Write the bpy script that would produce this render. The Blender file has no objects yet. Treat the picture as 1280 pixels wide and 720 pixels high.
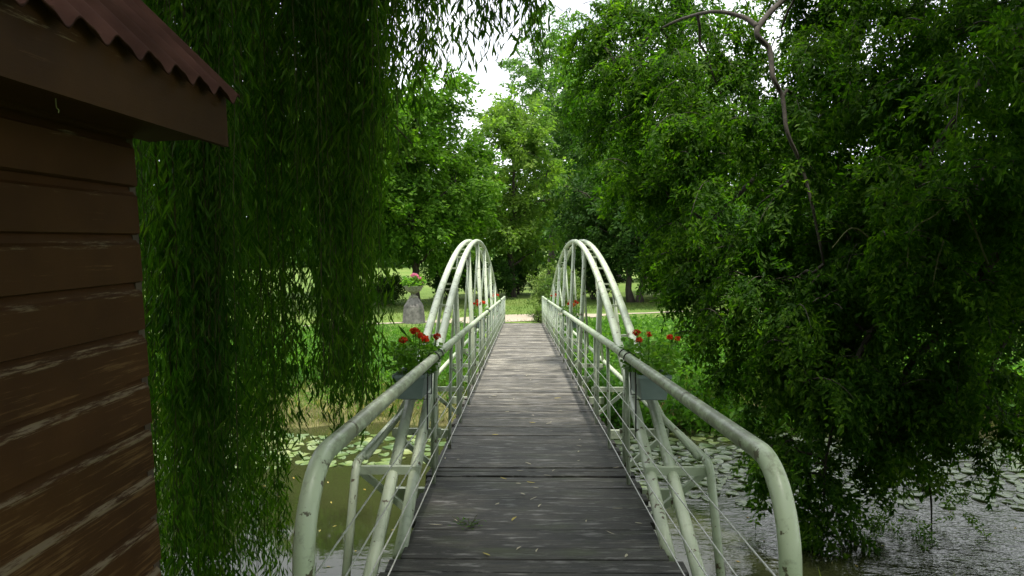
import bpy, bmesh, math, random
import numpy as np
from mathutils import Vector, Matrix

random.seed(11)
R = np.random.default_rng(7)
sc = bpy.context.scene
COL = sc.collection
rad = math.radians

# ------------------------------------------------------------------ camera, sky, sun, exposure
F = 960.0                                  # focal length in pixels of the 1280 px wide photograph
EYE = Vector((0, 0, 1.6))
PITCH, YAW = rad(-3.5), rad(0.72)
cam_d = bpy.data.cameras.new('camera')
cam_d.sensor_width = 36
cam_d.lens = 36 * F / 1280
cam_d.clip_start = 0.05
cam_d.clip_end = 3000
cam = bpy.data.objects.new('camera', cam_d)
COL.objects.link(cam)
cam.location = EYE
cam.rotation_euler = (math.pi / 2 + PITCH, 0, YAW)
sc.camera = cam
CR = Matrix.Rotation(YAW, 3, 'Z') @ Matrix.Rotation(PITCH, 3, 'X')

SUN_DIR = Vector((0.05, -0.12, 0.99)).normalized()     # towards the sun
SUN_EL = math.asin(SUN_DIR.z)
SUN_AZ = math.atan2(SUN_DIR.x, SUN_DIR.y)
world = bpy.data.worlds.new('World')
sc.world = world
world.use_nodes = True
wn, wl = world.node_tree.nodes, world.node_tree.links
wn.clear()
w_out = wn.new('ShaderNodeOutputWorld')
w_bg = wn.new('ShaderNodeBackground')
w_sky = wn.new('ShaderNodeTexSky')
w_sky.sky_type = 'NISHITA'
w_sky.sun_disc = False
w_sky.sun_elevation = SUN_EL
w_sky.sun_rotation = SUN_AZ
w_sky.dust_density = 2.0
w_tc = wn.new('ShaderNodeTexCoord')
w_no = wn.new('ShaderNodeTexNoise')
w_no.inputs['Scale'].default_value = 2.4
w_no.inputs['Detail'].default_value = 6
w_rp = wn.new('ShaderNodeValToRGB')
w_rp.color_ramp.elements[0].position = 0.25
w_rp.color_ramp.elements[1].position = 0.44
w_mx = wn.new('ShaderNodeMixRGB')
w_mx.inputs[2].default_value = (11.5, 11.9, 12.3, 1)      # bright thin cloud
wl.new(w_tc.outputs['Generated'], w_no.inputs['Vector'])
wl.new(w_no.outputs['Fac'], w_rp.inputs[0])
wl.new(w_rp.outputs[0], w_mx.inputs[0])
wl.new(w_sky.outputs[0], w_mx.inputs[1])
wl.new(w_mx.outputs[0], w_bg.inputs['Color'])
w_bg.inputs['Strength'].default_value = 0.115
wl.new(w_bg.outputs[0], w_out.inputs[0])

sun_d = bpy.data.lights.new('sun', 'SUN')
sun_d.energy = 4.6
sun_d.angle = rad(2.5)
sun_d.color = (1.0, 0.95, 0.86)
sun = bpy.data.objects.new('sun', sun_d)
COL.objects.link(sun)
sun.rotation_euler = SUN_DIR.to_track_quat('Z', 'Y').to_euler()
sun.location = (10, -5, 40)

sc.view_settings.view_transform = 'Standard'
sc.view_settings.look = 'None'
sc.view_settings.gamma = 1
sc.view_settings.exposure = 0.55
sc.render.engine = 'CYCLES'
sc.cycles.max_bounces = 7
sc.cycles.diffuse_bounces = 4
sc.cycles.glossy_bounces = 3
sc.cycles.transmission_bounces = 4
sc.cycles.transparent_max_bounces = 4
sc.cycles.sample_clamp_indirect = 4
sc.cycles.use_denoising = True
sc.cycles.caustics_reflective = False
sc.cycles.caustics_refractive = False

# ------------------------------------------------------------------ helpers
def P(px, py, d):
    """point of the place seen at photo pixel (px, py) at distance d along the bridge axis"""
    v = CR @ Vector(((px - 640) / F, 1, -(py - 360) / F))
    return EYE + v * (d / v.y)

def tag(o, label=None, cat=None, group=None, kind=None):
    if label: o['label'] = label
    if cat: o['category'] = cat
    if group: o['group'] = group
    if kind: o['kind'] = kind
    return o

def empty(name, loc=(0, 0, 0), rot=(0, 0, 0)):
    o = bpy.data.objects.new(name, None)
    o.empty_display_size = 0.2
    COL.objects.link(o)
    o.location = loc
    o.rotation_euler = rot
    return o

class MB:
    """collects pieces (numpy vertices + quads/tris) into one mesh"""
    def __init__(self):
        self.v, self.q, self.t, self.n = [], [], [], 0
    def add(self, v, q=None, t=None):
        v = np.asarray(v, dtype=np.float64).reshape(-1, 3)
        if q is not None and len(q): self.q.append(np.asarray(q, dtype=np.int64).reshape(-1, 4) + self.n)
        if t is not None and len(t): self.t.append(np.asarray(t, dtype=np.int64).reshape(-1, 3) + self.n)
        self.v.append(v)
        self.n += len(v)
        return self
    def build(self, name, mat, parent=None, smooth=False):
        me = bpy.data.meshes.new(name)
        v = np.concatenate(self.v) if self.v else np.zeros((0, 3))
        q = np.concatenate(self.q) if self.q else np.zeros((0, 4), int)
        t = np.concatenate(self.t) if self.t else np.zeros((0, 3), int)
        me.vertices.add(len(v))
        me.vertices.foreach_set('co', v.ravel().astype(np.float32))
        nl = q.size + t.size
        me.loops.add(nl)
        me.loops.foreach_set('vertex_index', np.concatenate([q.ravel(), t.ravel()]).astype(np.int32))
        npoly = len(q) + len(t)
        me.polygons.add(npoly)
        starts = np.concatenate([np.arange(len(q)) * 4, q.size + np.arange(len(t)) * 3]).astype(np.int32)
        me.polygons.foreach_set('loop_start', starts)
        me.polygons.foreach_set('loop_total', np.concatenate([np.full(len(q), 4), np.full(len(t), 3)]).astype(np.int32))
        me.polygons.foreach_set('use_smooth', np.full(npoly, smooth))
        me.update(calc_edges=True)
        me.validate()
        me.materials.append(mat)
        o = bpy.data.objects.new(name, me)
        COL.objects.link(o)
        if parent: o.parent = parent
        return o
    def box(self, c, s, M=None):
        x, y, z = s[0] / 2, s[1] / 2, s[2] / 2
        v = np.array([[-x, -y, -z], [x, -y, -z], [x, y, -z], [-x, y, -z], [-x, -y, z], [x, -y, z], [x, y, z], [-x, y, z]])
        if M is not None: v = v @ np.array(M).T
        return self.add(v + np.array(c), [[0, 3, 2, 1], [4, 5, 6, 7], [0, 1, 5, 4], [1, 2, 6, 5], [2, 3, 7, 6], [3, 0, 4, 7]])
    def bar(self, a, b, w, h):
        """rectangular bar from a to b"""
        a, b = Vector(a), Vector(b)
        d = (b - a)
        L = d.length
        q = d.to_track_quat('Y', 'Z').to_matrix()
        return self.box((a + b) / 2, (w, L, h), q)
    def tube(self, pts, r, n=8, cap=True):
        pts = np.asarray(pts, dtype=np.float64)
        m = len(pts)
        r = np.broadcast_to(np.asarray(r, dtype=np.float64), (m,))
        tan = np.gradient(pts, axis=0)
        tan /= np.linalg.norm(tan, axis=1)[:, None] + 1e-12
        u = np.cross(tan[0], [0.123, 0.31, 0.94])
        if np.linalg.norm(u) < 0.15: u = np.cross(tan[0], [1, 0, 0])
        ang = np.arange(n) / n * 2 * np.pi
        rings = []
        for i in range(m):
            u = u - tan[i] * np.dot(u, tan[i])
            u /= np.linalg.norm(u) + 1e-12
            w = np.cross(tan[i], u)
            rings.append(pts[i] + r[i] * (np.cos(ang)[:, None] * u + np.sin(ang)[:, None] * w))
        v = np.concatenate(rings)
        k = np.arange(n)
        q = [np.stack([i * n + k, i * n + (k + 1) % n, (i + 1) * n + (k + 1) % n, (i + 1) * n + k], 1) for i in range(m - 1)]
        tr = []
        if cap:
            v = np.concatenate([v, pts[:1], pts[-1:]])
            a, b = m * n, m * n + 1
            tr = [[a, (i + 1) % n, i] for i in range(n)] + [[b, (m - 1) * n + i, (m - 1) * n + (i + 1) % n] for i in range(n)]
        return self.add(v, np.concatenate(q), tr)
    def lathe(self, prof, n=20, c=(0, 0, 0)):
        prof = np.asarray(prof, dtype=float)
        ang = np.arange(n) / n * 2 * np.pi
        v = np.concatenate([np.stack([r * np.cos(ang), r * np.sin(ang), np.full(n, z)], 1) for r, z in prof]) + np.array(c)
        k = np.arange(n)
        q = [np.stack([i * n + k, i * n + (k + 1) % n, (i + 1) * n + (k + 1) % n, (i + 1) * n + k], 1) for i in range(len(prof) - 1)]
        return self.add(v, np.concatenate(q))

def spline(pts, n):
    """Catmull-Rom through pts"""
    p = np.asarray(pts, dtype=float)
    p = np.concatenate([[2 * p[0] - p[1]], p, [2 * p[-1] - p[-2]]])
    out = []
    m = len(p) - 3
    for i in range(m):
        for s in np.linspace(0, 1, n, endpoint=(i == m - 1)):
            a, b, c, d = p[i:i + 4]
            out.append(0.5 * (2 * b + (c - a) * s + (2 * a - 5 * b + 4 * c - d) * s * s + (3 * b - a - 3 * c + d) * s ** 3))
    return np.array(out)

# ------------------------------------------------------------------ materials
def mat_new(name):
    m = bpy.data.materials.new(name)
    m.use_nodes = True
    return m, m.node_tree.nodes, m.node_tree.links, m.node_tree.nodes['Principled BSDF']

def ramp(N, fac, stops, L):
    r = N.new('ShaderNodeValToRGB')
    while len(r.color_ramp.elements) < len(stops): r.color_ramp.elements.new(0.5)
    for e, (p, c) in zip(r.color_ramp.elements, stops):
        e.position = p
        e.color = (*c, 1) if len(c) == 3 else c
    L.new(fac, r.inputs[0])
    return r.outputs[0]

def noise(N, L, scale, detail=4, vec=None, map_scale=None, rough=0.55):
    if map_scale is not None:
        tc = N.new('ShaderNodeTexCoord')
        mp = N.new('ShaderNodeMapping')
        mp.inputs['Scale'].default_value = map_scale
        L.new(tc.outputs['Object'], mp.inputs[0])
        vec = mp.outputs[0]
    n = N.new('ShaderNodeTexNoise')
    n.inputs['Scale'].default_value = scale
    n.inputs['Detail'].default_value = detail
    n.inputs['Roughness'].default_value = rough
    if vec is None:
        tc = N.new('ShaderNodeTexCoord')
        vec = tc.outputs['Object']
    L.new(vec, n.inputs['Vector'])
    return n.outputs['Fac']

def mix(N, L, fac, a, b, mode='MIX'):
    m = N.new('ShaderNodeMixRGB')
    m.blend_type = mode
    for k, x in ((0, fac), (1, a), (2, b)):
        if isinstance(x, (int, float)): m.inputs[k].default_value = x
        elif isinstance(x, tuple): m.inputs[k].default_value = (*x, 1)
        else: L.new(x, m.inputs[k])
    return m.outputs[0]

def bump(N, L, h, strength, dist, b):
    n = N.new('ShaderNodeBump')
    n.inputs['Strength'].default_value = strength
    n.inputs['Distance'].default_value = dist
    L.new(h, n.inputs['Height'])
    L.new(n.outputs[0], b.inputs['Normal'])

def leaf_mat(name, c0, c1, c2, trans=0.5, rough=0.6, spec=0.14):
    """leaf: each leaf its own tint, light passes through"""
    m, N, L, b = mat_new(name)
    g = N.new('ShaderNodeNewGeometry')
    col = ramp(N, g.outputs['Random Per Island'], [(0.0, c0), (0.55, c1), (1.0, c2)], L)
    tint = ramp(N, noise(N, L, 0.9, 3), [(0.32, (0.70, 0.78, 0.85)), (0.68, (1.45, 1.25, 1.0))], L)
    col = mix(N, L, 1.0, col, tint, 'MULTIPLY')
    b.inputs['Roughness'].default_value = rough
    b.inputs['Specular IOR Level'].default_value = spec
    L.new(col, b.inputs['Base Color'])
    t = N.new('ShaderNodeBsdfTranslucent')
    tcol = mix(N, L, 1.0, col, (1.45, 1.75, 0.55), 'MULTIPLY')
    L.new(tcol, t.inputs['Color'])
    mx = N.new('ShaderNodeMixShader')
    mx.inputs[0].default_value = trans
    L.new(b.outputs[0], mx.inputs[1])
    L.new(t.outputs[0], mx.inputs[2])
    L.new(mx.outputs[0], N['Material Output'].inputs['Surface'])
    return m

M_WILLOW = leaf_mat('willow_leaf', (0.028, 0.082, 0.007), (0.052, 0.130, 0.011), (0.090, 0.175, 0.018))
M_ASH = leaf_mat('ash_leaf', (0.022, 0.066, 0.005), (0.044, 0.112, 0.008), (0.095, 0.185, 0.016), 0.56)
M_TREE_MID = leaf_mat('broad_leaf_mid', (0.045, 0.115, 0.010), (0.070, 0.160, 0.016), (0.105, 0.205, 0.025))
M_TREE_PALE = leaf_mat('broad_leaf_pale', (0.090, 0.170, 0.032), (0.125, 0.215, 0.044), (0.160, 0.255, 0.060))
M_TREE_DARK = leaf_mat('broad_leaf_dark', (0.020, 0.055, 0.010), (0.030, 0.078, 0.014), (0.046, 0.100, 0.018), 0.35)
M_TREE_BLUE = leaf_mat('broad_leaf_blue', (0.060, 0.130, 0.038), (0.085, 0.170, 0.050), (0.115, 0.205, 0.064))
M_COVER = leaf_mat('bank_leaf', (0.055, 0.140, 0.025), (0.085, 0.200, 0.035), (0.130, 0.260, 0.050), 0.4)
M_GRASS = leaf_mat('grass_blade', (0.060, 0.120, 0.025), (0.090, 0.160, 0.035), (0.160, 0.190, 0.060), 0.35)
M_STRAW = leaf_mat('straw_blade', (0.09, 0.16, 0.035), (0.22, 0.22, 0.09), (0.38, 0.33, 0.20), 0.3)
M_SHRUB = leaf_mat('shrub_leaf', (0.075, 0.130, 0.035), (0.110, 0.180, 0.050), (0.160, 0.220, 0.080), 0.4)
M_GERA = leaf_mat('geranium_leaf', (0.075, 0.185, 0.026), (0.110, 0.240, 0.036), (0.160, 0.290, 0.055), 0.4)
M_RED = leaf_mat('red_petal', (0.50, 0.024, 0.012), (0.62, 0.050, 0.018), (0.70, 0.110, 0.035), 0.3)
M_PINK = leaf_mat('pink_petal', (0.45, 0.08, 0.25), (0.60, 0.20, 0.40), (0.75, 0.45, 0.60), 0.3)
M_FALLEN = leaf_mat('fallen_leaf', (0.30, 0.22, 0.04), (0.42, 0.36, 0.10), (0.40, 0.36, 0.25), 0.2)

def bark_mat(name, c0, c1):
    m, N, L, b = mat_new(name)
    n = noise(N, L, 5, 6, map_scale=(3, 3, 0.7))
    L.new(ramp(N, n, [(0.3, c0), (0.7, c1)], L), b.inputs['Base Color'])
    b.inputs['Roughness'].default_value = 0.9
    bump(N, L, n, 0.7, 0.03, b)
    return m
M_BARK = bark_mat('bark', (0.020, 0.016, 0.012), (0.075, 0.062, 0.048))
M_TWIG = bark_mat('pale_twig', (0.07, 0.08, 0.025), (0.15, 0.15, 0.06))
M_WTWIG = bark_mat('willow_twig', (0.05, 0.06, 0.02), (0.10, 0.10, 0.04))

def paint_mat():
    """pale sage green paint, worn, algae on it and chipped to rust in places"""
    m, N, L, b = mat_new('sage_paint')
    base = ramp(N, noise(N, L, 1.2, 3), [(0.35, (0.43, 0.50, 0.36)), (0.65, (0.53, 0.59, 0.45))], L)
    geo = N.new('ShaderNodeNewGeometry')
    grime_n = noise(N, L, 9, 8, rough=0.7)
    grime = ramp(N, grime_n, [(0.52, (0, 0, 0)), (0.72, (1, 1, 1))], L)
    streak = ramp(N, noise(N, L, 60, 4, map_scale=(1.0, 0.35, 1.0)), [(0.35, (0.25, 0.25, 0.25)), (0.7, (1, 1, 1))], L)
    gm = mix(N, L, 1.0, grime, streak, 'MULTIPLY')
    gm = mix(N, L, 1.0, gm, (0.75, 0.75, 0.75), 'MULTIPLY')
    c1 = mix(N, L, gm, base, (0.13, 0.15, 0.09))
    chip = ramp(N, noise(N, L, 14, 5, rough=0.6), [(0.625, (0, 0, 0)), (0.65, (1, 1, 1))], L)
    c2 = mix(N, L, chip, c1, (0.10, 0.075, 0.042))
    L.new(c2, b.inputs['Base Color'])
    L.new(ramp(N, grime_n, [(0.4, (0.28, 0.28, 0.28)), (0.65, (0.6, 0.6, 0.6))], L), b.inputs['Roughness'])
    bump(N, L, grime_n, 0.12, 0.004, b)
    return m
M_PAINT = paint_mat()

def rail_mat():
    """the handrail: same paint, much more grime on it where hands and rain reach"""
    m, N, L, b = mat_new('handrail_paint')
    base = ramp(N, noise(N, L, 1.2, 3), [(0.35, (0.40, 0.48, 0.34)), (0.65, (0.49, 0.56, 0.42))], L)
    geo = N.new('ShaderNodeNewGeometry')
    sep = N.new('ShaderNodeSeparateXYZ')
    tc = N.new('ShaderNodeTexCoord')
    L.new(tc.outputs['Object'], sep.inputs[0])
    near = N.new('ShaderNodeMapRange')          # the grime thins out towards the middle of the bridge
    near.inputs['From Min'].default_value = 2.8
    near.inputs['From Max'].default_value = 9.0
    near.inputs['To Min'].default_value = 0.11
    near.inputs['To Max'].default_value = -0.12
    L.new(sep.outputs['Y'], near.inputs[0])
    legm = N.new('ShaderNodeMapRange')
    legm.inputs['From Min'].default_value = 2.35
    legm.inputs['From Max'].default_value = 2.75
    legm.inputs['To Min'].default_value = -0.2
    legm.inputs['To Max'].default_value = 0.0
    L.new(sep.outputs['Y'], legm.inputs[0])
    n1 = noise(N, L, 22, 8, map_scale=(1, 0.45, 1), rough=0.72)
    a1 = N.new('ShaderNodeMath'); L.new(n1, a1.inputs[0]); L.new(near.outputs[0], a1.inputs[1])
    a2 = N.new('ShaderNodeMath'); L.new(a1.outputs[0], a2.inputs[0]); L.new(legm.outputs[0], a2.inputs[1])
    g = ramp(N, a2.outputs[0], [(0.45, (0, 0, 0)), (0.62, (0.72, 0.72, 0.72))], L)
    c1 = mix(N, L, g, base, (0.15, 0.155, 0.105))
    chip = ramp(N, noise(N, L, 11, 5, rough=0.6), [(0.62, (0, 0, 0)), (0.64, (1, 1, 1))], L)
    c2 = mix(N, L, chip, c1, (0.09, 0.085, 0.05))
    L.new(c2, b.inputs['Base Color'])
    b.inputs['Roughness'].default_value = 0.38
    bump(N, L, n1, 0.15, 0.004, b)
    return m
M_RAIL = rail_mat()

def deck_mat():
    m, N, L, b = mat_new('wet_weathered_planks')
    geo = N.new('ShaderNodeNewGeometry')
    g1 = noise(N, L, 3, 10, map_scale=(1.0, 26, 26), rough=0.78)
    g2 = noise(N, L, 3, 6, map_scale=(0.8, 5, 5), rough=0.7)
    grain = mix(N, L, 0.35, g1, g2)
    tone = ramp(N, grain, [(0.40, (0.006, 0.005, 0.004)), (0.475, (0.032, 0.029, 0.026)), (0.535, (0.075, 0.069, 0.063)), (0.61, (0.24, 0.23, 0.215))], L)
    fib = ramp(N, noise(N, L, 4, 8, map_scale=(1.6, 90, 90), rough=0.7), [(0.38, (0.35, 0.35, 0.35)), (0.50, (1, 1, 1)), (0.64, (1.7, 1.7, 1.7))], L)
    tone = mix(N, L, 1.0, tone, fib, 'MULTIPLY')
    stain = ramp(N, noise(N, L, 1.0, 6, map_scale=(1.2, 2.6, 1), rough=0.65), [(0.42, (0.45, 0.43, 0.40)), (0.56, (1.15, 1.13, 1.1))], L)
    tone = mix(N, L, 1.0, tone, stain, 'MULTIPLY')
    isl = ramp(N, geo.outputs['Random Per Island'], [(0, (0.45, 0.44, 0.44)), (1, (1.35, 1.32, 1.28))], L)
    c = mix(N, L, 1.0, tone, isl, 'MULTIPLY')
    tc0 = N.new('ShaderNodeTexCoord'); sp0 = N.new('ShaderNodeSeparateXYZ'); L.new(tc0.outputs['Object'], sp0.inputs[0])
    damp_shade = N.new('ShaderNodeMapRange'); L.new(sp0.outputs['Y'], damp_shade.inputs[0])     # near boards painted dark for damp and shade, far ones pale for sunlight
    damp_shade.inputs['From Min'].default_value = 4.0; damp_shade.inputs['From Max'].default_value = 15.0
    dry = ramp(N, damp_shade.outputs[0], [(0.0, (0.46, 0.49, 0.47)), (0.35, (0.88, 0.93, 0.88)), (1.0, (2.5, 2.6, 2.45))], L)
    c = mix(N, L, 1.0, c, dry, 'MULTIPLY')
    # scuffed pale wear along the middle of the walk
    worn = ramp(N, noise(N, L, 3.2, 6, map_scale=(1.3, 6, 1), rough=0.65), [(0.54, (0, 0, 0)), (0.66, (0.75, 0.75, 0.75))], L)
    c = mix(N, L, worn, c, (0.22, 0.215, 0.21))
    moss = ramp(N, noise(N, L, 1.6, 6, map_scale=(1.0, 2.2, 1)), [(0.54, (0, 0, 0)), (0.68, (0.75, 0.75, 0.75))], L)
    tc = N.new('ShaderNodeTexCoord'); sep = N.new('ShaderNodeSeparateXYZ'); L.new(tc.outputs['Object'], sep.inputs[0])
    nearm = N.new('ShaderNodeMapRange'); L.new(sep.outputs['Y'], nearm.inputs[0])
    nearm.inputs['From Min'].default_value = 4.5; nearm.inputs['From Max'].default_value = 9
    nearm.inputs['To Min'].default_value = 1; nearm.inputs['To Max'].default_value = 0.08
    mm = N.new('ShaderNodeMath'); mm.operation = 'MULTIPLY'
    L.new(moss, mm.inputs[0]); L.new(nearm.outputs[0], mm.inputs[1])
    c = mix(N, L, mm.outputs[0], c, (0.035, 0.045, 0.014))
    L.new(c, b.inputs['Base Color'])
    L.new(ramp(N, grain, [(0.35, (0.42, 0.42, 0.42)), (0.65, (0.75, 0.75, 0.75))], L), b.inputs['Roughness'])
    b.inputs['Specular IOR Level'].default_value = 0.45
    bump(N, L, grain, 1.0, 0.012, b)
    return m
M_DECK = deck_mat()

def shed_mat(name, wear):
    m, N, L, b = mat_new(name)
    base = ramp(N, noise(N, L, 2.2, 5), [(0.3, (0.045, 0.0185, 0.0050)), (0.7, (0.074, 0.0320, 0.0088))], L)
    tc = N.new('ShaderNodeTexCoord'); sep = N.new('ShaderNodeSeparateXYZ'); L.new(tc.outputs['Object'], sep.inputs[0])
    hm = N.new('ShaderNodeMapRange'); L.new(sep.outputs['Z'], hm.inputs[0])
    hm.inputs['From Min'].default_value = 0.0; hm.inputs['From Max'].default_value = 1.9
    hm.inputs['To Min'].default_value = wear; hm.inputs['To Max'].default_value = -0.16
    n1 = noise(N, L, 4, 10, map_scale=(1, 0.55, 16), rough=0.75)
    n2 = noise(N, L, 1.6, 4, map_scale=(1, 1, 2))
    a0 = N.new('ShaderNodeMath'); a0.operation = 'MULTIPLY_ADD'; L.new(n2, a0.inputs[0]); a0.inputs[1].default_value = 0.55; L.new(hm.outputs[0], a0.inputs[2])
    a = N.new('ShaderNodeMath'); L.new(n1, a.inputs[0]); L.new(a0.outputs[0], a.inputs[1])
    w = ramp(N, a.outputs[0], [(0.80, (0, 0, 0)), (0.97, (0.9, 0.9, 0.9))], L)
    c = mix(N, L, w, base, (0.21, 0.120, 0.050))
    # pale top edges of the lower boards: wear plus caught sky light painted in
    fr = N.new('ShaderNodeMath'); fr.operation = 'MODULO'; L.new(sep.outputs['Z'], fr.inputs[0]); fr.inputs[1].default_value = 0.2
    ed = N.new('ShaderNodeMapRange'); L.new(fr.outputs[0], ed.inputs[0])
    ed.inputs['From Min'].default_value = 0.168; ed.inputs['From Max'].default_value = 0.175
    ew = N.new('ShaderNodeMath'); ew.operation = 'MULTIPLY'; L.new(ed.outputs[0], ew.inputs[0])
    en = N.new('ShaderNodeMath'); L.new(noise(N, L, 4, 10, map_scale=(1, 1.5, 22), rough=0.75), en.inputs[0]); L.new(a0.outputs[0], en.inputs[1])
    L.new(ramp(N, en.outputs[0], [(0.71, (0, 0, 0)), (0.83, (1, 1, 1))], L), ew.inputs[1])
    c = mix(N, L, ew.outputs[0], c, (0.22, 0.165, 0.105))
    L.new(c, b.inputs['Base Color'])
    b.inputs['Roughness'].default_value = 0.65
    b.inputs['Specular IOR Level'].default_value = 0.15
    bump(N, L, n1, 0.25, 0.004, b)
    return m
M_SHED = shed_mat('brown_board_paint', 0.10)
M_FASCIA = shed_mat('fascia_paint', -0.12)

def simple_mat(name, c0, c1, scale, rough=0.6, bmp=0.2, dist=0.01, detail=6, metallic=0.0):
    m, N, L, b = mat_new(name)
    n = noise(N, L, scale, detail)
    L.new(ramp(N, n, [(0.32, c0), (0.68, c1)], L), b.inputs['Base Color'])
    b.inputs['Roughness'].default_value = rough
    b.inputs['Metallic'].default_value = metallic
    bump(N, L, n, bmp, dist, b)
    return m
M_ROOF = simple_mat('red_brown_roof', (0.034, 0.013, 0.010), (0.066, 0.028, 0.022), 6, 0.8)
M_ROOF.node_tree.nodes['Principled BSDF'].inputs['Specular IOR Level'].default_value = 0.12
M_TRIM = simple_mat('dark_board', (0.05, 0.03, 0.02), (0.09, 0.06, 0.04), 7)
M_BOX = simple_mat('grey_green_plastic', (0.20, 0.265, 0.265), (0.25, 0.315, 0.315), 8, 0.45, 0.05)
M_BLACK = simple_mat('black_wire', (0.012, 0.012, 0.012), (0.03, 0.03, 0.03), 20, 0.5)
M_SOIL = simple_mat('soil', (0.03, 0.02, 0.012), (0.08, 0.05, 0.03), 30, 0.95, 0.8, 0.02)
M_CABLE = simple_mat('galvanised_cable', (0.58, 0.58, 0.56), (0.75, 0.75, 0.73), 30, 0.4, 0.0, 0.01, 2, 0.4)
M_STONE = simple_mat('weathered_stone', (0.085, 0.08, 0.072), (0.21, 0.20, 0.18), 7, 0.9, 0.7, 0.02, 8)
M_URN = simple_mat('lichen_stone', (0.14, 0.14, 0.10), (0.26, 0.26, 0.20), 12, 0.9, 0.5, 0.01, 8)
M_CONC = simple_mat('old_concrete', (0.20, 0.20, 0.19), (0.33, 0.33, 0.31), 5, 0.9, 0.4, 0.01, 8)
M_SAND = simple_mat('sandy_gravel', (0.24, 0.20, 0.15), (0.40, 0.35, 0.27), 18, 0.95, 0.5, 0.02, 8)
M_PAD = leaf_mat('lily_pad_green', (0.075, 0.135, 0.040), (0.12, 0.19, 0.058), (0.20, 0.26, 0.11), 0.1, 0.28, 0.6)

def ground_mat():
    m, N, L, b = mat_new('grass_and_earth')
    tc = N.new('ShaderNodeTexCoord'); sep = N.new('ShaderNodeSeparateXYZ'); L.new(tc.outputs['Object'], sep.inputs[0])
    g = ramp(N, noise(N, L, 0.35, 8, rough=0.7), [(0.3, (0.075, 0.135, 0.030)), (0.5, (0.120, 0.185, 0.042)), (0.7, (0.185, 0.225, 0.070))], L)
    fine = ramp(N, noise(N, L, 22, 6, rough=0.7), [(0.25, (0.55, 0.55, 0.55)), (0.75, (1.35, 1.35, 1.35))], L)
    g = mix(N, L, 1.0, g, fine, 'MULTIPLY')
    d = ramp(N, noise(N, L, 3.0, 8, rough=0.7), [(0.3, (0.065, 0.060, 0.025)), (0.55, (0.14, 0.135, 0.055)), (0.75, (0.28, 0.24, 0.12))], L)
    zz = N.new('ShaderNodeMath'); L.new(sep.outputs['Z'], zz.inputs[0])
    nz = noise(N, L, 0.9, 5)
    zn = N.new('ShaderNodeMath'); zn.operation = 'MULTIPLY_ADD'
    L.new(nz, zn.inputs[0]); zn.inputs[1].default_value = 0.35; L.new(sep.outputs['Z'], zn.inputs[2])
    mr = N.new('ShaderNodeMapRange'); L.new(zn.outputs[0], mr.inputs[0])
    mr.inputs['From Min'].default_value = -1.72; mr.inputs['From Max'].default_value = -1.5
    c = mix(N, L, mr.outputs[0], d, g)
    L.new(c, b.inputs['Base Color'])
    b.inputs['Roughness'].default_value = 0.95
    b.inputs['Specular IOR Level'].default_value = 0.1
    bump(N, L, noise(N, L, 22, 6), 0.7, 0.05, b)
    return m
M_GROUND = ground_mat()

def water_mat():
    m, N, L, b = mat_new('murky_pond_water')
    c = ramp(N, noise(N, L, 0.25, 4), [(0.35, (0.026, 0.031, 0.011)), (0.65, (0.036, 0.041, 0.014))], L)
    L.new(c, b.inputs['Base Color'])
    b.inputs['Roughness'].default_value = 0.03
    b.inputs['IOR'].default_value = 1.33
    n1 = noise(N, L, 1.0, 3, map_scale=(1.5, 3.2, 1), rough=0.5)
    n2 = noise(N, L, 1.0, 3, map_scale=(5, 9.5, 1), rough=0.55)
    patch = ramp(N, noise(N, L, 0.22, 2), [(0.42, (0.05, 0.05, 0.05)), (0.58, (1, 1, 1))], L)
    tc = N.new('ShaderNodeTexCoord'); sep = N.new('ShaderNodeSeparateXYZ'); L.new(tc.outputs['Object'], sep.inputs[0])
    wind = N.new('ShaderNodeMapRange'); L.new(sep.outputs['X'], wind.inputs[0])      # the breeze ruffles the open side
    wind.inputs['From Min'].default_value = -0.8; wind.inputs['From Max'].default_value = 1.5
    wind.inputs['To Min'].default_value = 0.10; wind.inputs['To Max'].default_value = 1.0
    patch = mix(N, L, 1.0, patch, wind.outputs[0], 'MULTIPLY')
    a = mix(N, L, 0.45, n1, n2)
    a = mix(N, L, 1.0, a, patch, 'MULTIPLY')
    bump(N, L, a, 0.85, 0.06, b)
    return m
M_WATER = water_mat()

# ------------------------------------------------------------------ ground, water, path
WATER_Z, BANK_Z = -2.2, -1.6
def wob(x, a, s):
    return a * (np.sin(x * 0.9 + s) * 0.5 + np.sin(x * 2.3 + s * 2.1) * 0.3 + np.sin(x * 5.1 + s * 0.7) * 0.2)
def smooth(t):
    t = np.clip(t, 0, 1)
    return t * t * (3 - 2 * t)
def ground_z(x, y):
    x, y = np.asarray(x, float), np.asarray(y, float)
    bed = WATER_Z - 0.9
    edge_n = 2.9 + 1.0 * smooth((-1.3 - x) / 1.2) + 2.2 * smooth((x - 4.5) / 4) + wob(x, 0.25, 1.3)
    near = bed + (0.0 - bed) * (1 - smooth((y - edge_n) / 3.0))
    edge_f = 15.0 + wob(x, 0.45, 4.0) - 0.6 * smooth((x - 5) / 5)
    t = (y - edge_f)
    far = np.where(t < 0, WATER_Z - 0.12 + np.maximum(t, -3) * 0.27,
                   WATER_Z - 0.12 + 0.55 * smooth(t / 1.8) + 0.17 * smooth((t - 1.2) / 4))
    far = far + 0.05 * np.sin(x * 1.7 + y * 0.8) * smooth(t / 3) * (1 - smooth((y - 24) / 4))
    return np.where(y < 9, near, np.maximum(bed, far))

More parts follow.
